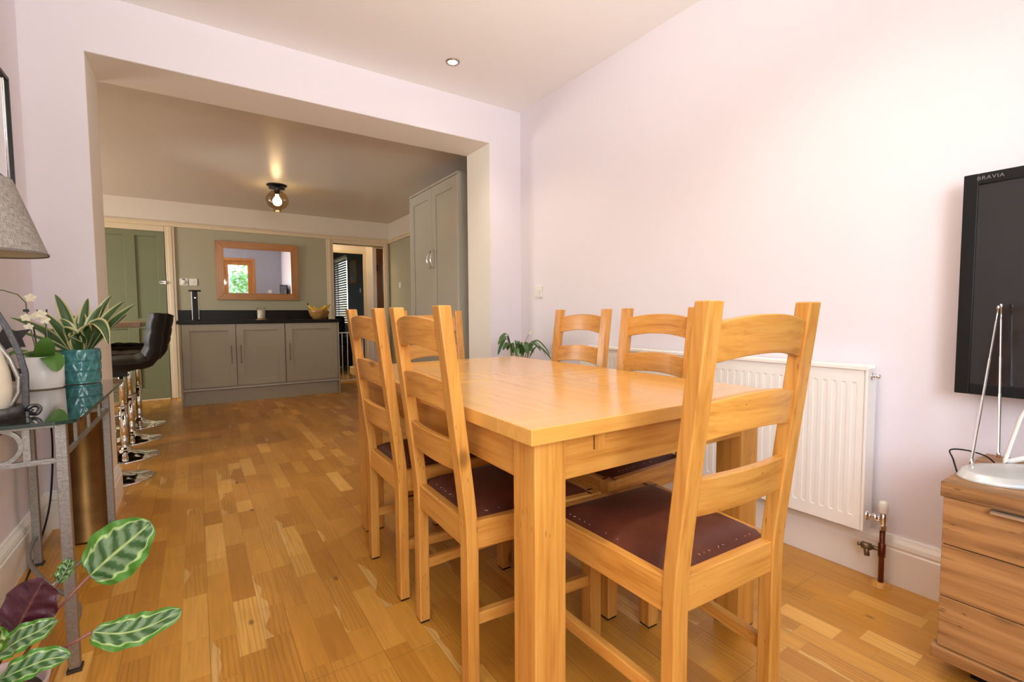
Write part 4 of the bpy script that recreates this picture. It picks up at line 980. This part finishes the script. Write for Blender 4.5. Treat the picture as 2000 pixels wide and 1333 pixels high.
# dark metal leaf ornament behind the lamp
orn = thing('metal_leaf_ornament', 'dark metal leaf ornament on the glass behind the lamp', 'ornament', (-.555, 2.16, ZG))
MB().lathe([(0, 0), (.03, 0), (.028, .008), (.006, .012)], seg=20).obj('base', DKLEAF, orn); MB().tube([(0, 0, .01), (.01, .0, .09), (.0, 0, .19)], .004, 8).obj('stem', DKLEAF, orn)
for (z, a, s_) in ((.08, .5, .055), (.13, 2.6, .06), (.17, .9, .07)):
    ang = Vector((math.cos(a), 0, math.sin(a) * .5)).normalized(); c = Vector((0, 0, z)) + ang * s_ * .9; q = Vector((-ang.z, 0, ang.x))
    mb = MB(); out = []
    for k in range(10):
        t_ = 2 * PI * k / 10; r_ = s_ * (.9 if k % 2 == 0 else .5); out.append((c + ang * math.cos(t_) * r_ + q * math.sin(t_) * r_ * .7))
    mb.add([(p.x, -.002, p.z) for p in out] + [(p.x, .002, p.z) for p in out], [tuple(range(10)), tuple(range(10, 20))[::-1]] + [(i + 10, (i + 1) % 10 + 10, (i + 1) % 10, i) for i in range(10)])
    mb.obj('leaf', DKLEAF, orn)

# ------------------------------------------------------------------ plants
def leaf(mb, spine, width, up=(0, 0, 1), fold=.15, mi=0, nv=8, shape=1.0, nu=16, droop=0., wav=0., seed=0, pw=.62):
    """spine = control points from base to tip; width = full width at the widest"""
    P = [Vector(p) for p in spine]; up = Vector(up).normalized(); n = len(P) - 1
    def cr(t):
        x = t * n; i = min(int(x), n - 1); f = x - i
        p0, p1, p2, p3 = P[max(i - 1, 0)], P[i], P[i + 1], P[min(i + 2, n)]
        return .5 * ((2 * p1) + (-p0 + p2) * f + (2 * p0 - 5 * p1 + 4 * p2 - p3) * f * f + (-p0 + 3 * p1 - 3 * p2 + p3) * f ** 3)
    def fn(u, v):
        c = cr(u); t = (cr(min(1, u + .02)) - cr(max(0, u - .02))).normalized(); s = t.cross(up).normalized(); nn = s.cross(t)
        prof = (max(0., math.sin(PI * min(1, u ** shape))) ** pw) if 0 < u < 1 else 0.
        prof = max(prof, .02)
        q = -1 + 2 * v
        wv_ = wav * math.sin(u * 23 + seed + (2 if q > 0 else 0)) * abs(q)
        return c + s * q * width * .5 * prof + nn * (abs(q) * fold * width * prof - droop * q * q * width + wv_)
    mb.grid(fn, nu, nv, mi)
    return mb

# variegated plant in the teal pot
tp = thing('potted_spiky_plant', 'cream-edged spiky plant in a teal patterned pot on the glass console', 'plant', (-.405, 2.632, ZG))
mb = MB(); K, J = 72, 14; R0 = .066
def pot(u, v):
    a = 2 * PI * u; z = .003 + v * .138; r = R0 * (1 - .05 * (1 - v)) if v < .97 else R0 * .99
    tri = 0.
    for band in (0, 1, 2):
        zz = (v - .06 - band * .30) / .28
        if 0 < zz < 1:
            ph = (u * 14 + band * .5) % 1.; ww = abs(ph - .5) * 2; tri = max(tri, .0024 * max(0, min(1, ((1 - zz) - ww * .9) * 4)))
    return ((r + tri) * math.cos(a), (r + tri) * math.sin(a), z)
mb.grid(lambda u, v: pot(u, v), 140, 40)
mb.lathe([(.062, .003), (.0, .003)], seg=40); mb.lathe([(.0655, .141), (.0625, .143), (.060, .138), (.060, .11)], seg=48)
mb.obj('pot', TEAL, tp)
MB().lathe([(.061, .118), (0, .124)], seg=32).obj('soil', SOIL, tp)
def rel(o_, pts): return [tuple(Vector(p) - Vector(o_)) for p in pts]
o_ = (-.405, 2.632, ZG)
Lv = [((-.475, 2.66, 1.093), .045, .10), ((-.597, 2.60, 1.000), .040, .06), ((-.591, 2.52, .955), .030, .02), ((-.560, 2.50, .86), .03, 0), ((-.382, 2.72, 1.080), .040, .08), ((-.326, 2.66, 1.052), .045, .08),
      ((-.296, 2.68, 1.095), .040, .08), ((-.250, 2.62, 1.066), .045, .06), ((-.212, 2.66, 1.058), .04, .04), ((-.298, 2.52, .885), .055, .06), ((-.250, 2.70, 1.01), .045, .02), ((-.36, 2.56, .965), .055, .09), ((-.435, 2.56, .955), .055, .09),
      ((-.40, 2.54, .93), .055, .10), ((-.455, 2.60, .99), .045, .1), ((-.33, 2.60, .97), .055, .1), ((-.52, 2.58, 1.03), .042, .08), ((-.40, 2.70, 1.02), .05, .1), ((-.52, 2.70, .95), .045, .05), ((-.30, 2.74, .98), .045, .05), ((-.44, 2.74, 1.01), .045, .05)]
for i, (tip, wd, lift) in enumerate(Lv):
    tip = Vector(tip) - Vector(o_); b0 = Vector((tip.x * .12, tip.y * .12, .125)); m1 = b0.lerp(tip, .45) + Vector((0, 0, .008 + lift * .22)); m2 = b0.lerp(tip, .78) + Vector((0, 0, .005 + lift * .14))
    if i == 9: m1 = b0.lerp(tip, .5) + Vector((0, 0, .10)); m2 = b0.lerp(tip, .85) + Vector((0, 0, .07))
    leaf(MB(), [b0, m1, m2, tip], wd * .98, (0, -.6, .8), .22, nv=6, shape=.60, pw=.9).obj('leaf', STRIPELEAF, tp)

# orchid in the white pot
op = thing('potted_orchid', 'cream-flowered orchid in a plain white pot on the glass console', 'orchid', (-.497, 2.515, ZG))
MB().lathe([(0, .002), (.058, .002), (.061, .006), (.063, .125), (.059, .125), (.057, .10), (0, .10)], seg=44).obj('pot', CERW, op)
MB().lathe([(.057, .108), (0, .113)], seg=28).obj('bark', SOIL, op)
o_ = (-.497, 2.515, ZG)
R_ = lambda *p: tuple(Vector(p) - Vector(o_))
leaf(MB(), [R_(-.49, 2.50, .835), R_(-.465, 2.46, .85), R_(-.447, 2.44, .83), R_(-.44, 2.42, .795)], .062, (0, -.5, 1), .1, shape=1.0).obj('leaf', ORCHLEAF, op)
leaf(MB(), [R_(-.485, 2.49, .835), R_(-.475, 2.45, .87), R_(-.467, 2.43, .90), R_(-.46, 2.425, .925)], .058, (.2, -1, .3), .1, shape=.8).obj('leaf', ORCHLEAF, op)
leaf(MB(), [R_(-.505, 2.52, .835), R_(-.54, 2.53, .86), R_(-.575, 2.53, .865), R_(-.59, 2.53, .85)], .04, (0, -.4, 1), .1).obj('leaf', ORCHLEAF, op)
MB().tube([R_(-.500, 2.50, .82), R_(-.515, 2.50, .92), R_(-.527, 2.50, 1.02), R_(-.528, 2.50, 1.055), R_(-.548, 2.50, 1.085), R_(-.585, 2.49, 1.10), R_(-.607, 2.48, 1.10)], .0022, 8).obj('flower_stem', STEMG, op)
MB().tube([R_(-.485, 2.51, .82), R_(-.475, 2.50, .93), R_(-.478, 2.49, 1.0), R_(-.515, 2.48, 1.0), R_(-.535, 2.47, .985)], .002, 8).obj('flower_stem', STEMG, op)
MB().tube([R_(-.502, 2.505, .82), R_(-.512, 2.505, .96)], .0025, 8).obj('cane', ROD, op); MB().tube([R_(-.490, 2.51, .82), R_(-.474, 2.51, 1.03)], .0025, 8).obj('cane', ROD, op)
for c in ((-.528, 2.498, 1.025), (-.472, 2.505, .935)): MB().box(-.008, .008, -.005, .005, -.005, .005).obj('clip', ROD, op, loc=R_(*c), bevel=.002)
def bloom(c, s, aim, sd):
    rnd = random.Random(sd); mb = MB(); c = Vector(R_(*c)); aim = Vector(aim).normalized(); a = aim.orthogonal().normalized(); b_ = aim.cross(a)
    for k in range(5):
        t_ = 2 * PI * k / 5 + rnd.random() * .3; d = a * math.cos(t_) + b_ * math.sin(t_)
        leaf(mb, [c, c + d * s * .5 + aim * s * .12, c + d * s + aim * s * .02], s * .75, aim, .1, nv=4, nu=6, shape=1.)
    return mb.obj('bloom', PETAL, op)
for i, (c, s) in enumerate((((-.507, 2.46, 1.072), .024), ((-.52, 2.45, .998), .022), ((-.512, 2.44, .965), .020), ((-.478, 2.44, 1.01), .026), ((-.470, 2.45, .99), .024), ((-.497, 2.46, 1.005), .02), ((-.60, 2.46, 1.10), .014))):
    bloom(c, s * .72, (.2 + .3 * math.sin(i * 2), -1, .3), i)

# prayer plant at lower left
pp = thing('potted_prayer_plant', 'patterned prayer plant with purple undersides in a pot on the floor, lower left', 'plant', (-.385, 1.335, 0))
MB().lathe([(0, .0), (.072, .0), (.078, .006), (.100, .235), (.104, .25), (.098, .25), (.093, .235), (.085, .20), (0, .20)], seg=48).obj('pot', PINKPOT, pp)
MB().lathe([(.093, .222), (.04, .228), (0, .226)], seg=32).obj('soil', SOIL, pp)
o_ = (-.385, 1.335, 0)
def cal(base, pts, wd, up, fold=.08, shape=.85, wav=.0035, droop=0., m_=CALA, sd=0):
    MB().tube([R_(*base), R_(*(Vector(base).lerp(Vector(pts[0]), .5) + Vector((0, 0, .03)))), R_(*pts[0])], .0032, 8).obj('stalk', STEMR, pp)
    return leaf(MB(), [R_(*p) for p in pts], wd, up, fold, shape=shape, nv=16, nu=30, wav=wav, droop=droop, seed=sd).obj('leaf', m_, pp)
V3 = Vector
# big upright leaf facing the camera, long pale leaf reaching right, purple one turned over, and lower ones
cal((-.36, 1.32, .23), [(-.205, 1.30, .455), (-.170, 1.295, .487), (-.130, 1.29, .520), (-.098, 1.285, .548)], .125, (-.45, -1, .50), .05, shape=.80, droop=.02)
cal((-.35, 1.28, .23), [(-.190, 1.20, .384), (-.145, 1.18, .375), (-.10, 1.17, .378), (-.045, 1.165, .395)], .072, (.1, -.55, .9), .10, shape=.85, droop=.05, sd=1)
cal((-.37, 1.27, .23), [(-.312, 1.25, .385), (-.296, 1.25, .425), (-.278, 1.245, .462), (-.262, 1.24, .494)], .092, (.35, 1.0, -.15), .07, shape=.95, sd=2)
cal((-.37, 1.28, .23), [(-.320, 1.20, .345), (-.285, 1.18, .362), (-.250, 1.17, .372), (-.215, 1.16, .370)], .050, (.1, -.7, .8), .12, sd=3)
cal((-.38, 1.30, .23), [(-.330, 1.24, .370), (-.300, 1.23, .392), (-.270, 1.22, .405), (-.242, 1.22, .418)], .050, (.1, -.8, .8), .12, sd=4)
cal((-.40, 1.30, .23), [(-.345, 1.22, .36), (-.335, 1.20, .40), (-.325, 1.19, .43), (-.318, 1.18, .455)], .055, (.6, -.8, .3), .12, sd=5)
cal((-.41, 1.34, .23), [(-.44, 1.36, .36), (-.46, 1.38, .41), (-.48, 1.39, .45), (-.50, 1.40, .47)], .08, (0, -.5, 1), .10, sd=6)
cal((-.42, 1.30, .23), [(-.42, 1.22, .36), (-.43, 1.18, .39), (-.44, 1.14, .40), (-.45, 1.10, .39)], .08, (0, -.5, 1), .10, sd=7)
cal((-.36, 1.30, .23), [(-.335, 1.16, .305), (-.310, 1.14, .325), (-.28, 1.13, .335), (-.255, 1.125, .330)], .05, (.1, -.7, .8), .12, sd=8)
cal((-.39, 1.36, .23), [(-.265, 1.36, .43), (-.255, 1.36, .45), (-.248, 1.36, .465), (-.243, 1.36, .48)], .03, (-.3, -1, .3), .12, sd=9)

# peace lily in the far corner
pl = thing('potted_peace_lily', 'peace lily in the far corner behind the dining table', 'plant', (1.86, 2.72, 0))
MB().lathe([(0, 0), (.085, 0), (.09, .01), (.12, .50), (.125, .52), (.118, .52), (.11, .48), (0, .48)], seg=40).obj('pot', CERW, pl)
MB().lathe([(.113, .50), (0, .505)], seg=28).obj('soil', SOIL, pl)
o_ = (1.86, 2.72, 0); rnd = random.Random(11)
tips = [((1.640, 2.62, .80), .84, .05), ((1.665, 2.60, .765), .79, .055), ((1.72, 2.75, .72), .82, .05), ((1.79, 2.62, .80), .80, .06), ((1.83, 2.55, .73), .78, .06), ((1.90, 2.60, .74), .77, .06), ((1.96, 2.58, .745), .785, .06),
        ((2.055, 2.60, .71), .80, .055), ((2.08, 2.68, .70), .79, .06), ((2.02, 2.74, .72), .78, .06), ((1.74, 2.55, .70), .76, .055), ((1.87, 2.86, .74), .78, .06), ((1.95, 2.86, .74), .79, .05), ((2.03, 2.55, .68), .76, .05), ((1.70, 2.70, .83), .85, .04), ((1.87, 2.68, .79), .78, .06)]
for tip, top, wd in tips:
    tip = V3(tip); b0 = V3((1.86 + (tip.x - 1.86) * .15, 2.72 + (tip.y - 2.72) * .15, .50)); m1 = b0.lerp(tip, .5); m1.z = top + .012; m0 = b0.lerp(tip, .25); m0.z = top - .06; m2 = b0.lerp(tip, .8); m2.z = (top + tip.z) / 2 + .012
    MB().tube([R_(*b0), R_(*m0)], .003, 6).obj('stalk', STEMG, pl)
    leaf(MB(), [R_(*m0), R_(*m1), R_(*m2), R_(*tip)], wd * .62, (0, -.3, 1), .15, shape=.9, nv=6).obj('leaf', PLAINLEAF, pl)
MB().tube([R_(1.86, 2.70, .50), R_(1.87, 2.68, .72), R_(1.885, 2.67, .80), R_(1.918, 2.66, .862)], .0022, 6).obj('flower_stalk', STEMG, pl)
mb = MB(); leaf(mb, [R_(1.915, 2.66, .855), R_(1.925, 2.658, .873), R_(1.938, 2.656, .889)], .016, (0, -1, .2), .3, nv=4, nu=8); mb.obj('flower', PETAL, pl)

# bevelled mirror on the left wall
wm = thing('wall_mirror', 'black framed mirror with a bright edge on the left wall above the lamp', 'mirror', (XL, 2.31, 1.53), 0)
mb = MB(); hh, ww = .44, .465
mb.box(0, .022, -ww, -ww + .016, 0, hh); mb.box(0, .022, ww - .016, ww, 0, hh); mb.box(0, .022, -ww + .016, ww - .016, 0, .016); mb.box(0, .022, -ww + .016, ww - .016, hh - .016, hh)
mb.obj('frame', BLACKM, wm, bevel=.002)
MB().box(.002, .012, -ww + .016, ww - .016, .016, hh - .016).obj('glass', MIRROR, wm)
for a, b_ in ((ww - .05, ww - .016), (-ww + .016, -ww + .05)): MB().box(.012, .016, a, b_, .016, hh - .016).obj('glass_border', MIRROR, wm, bevel=.003)
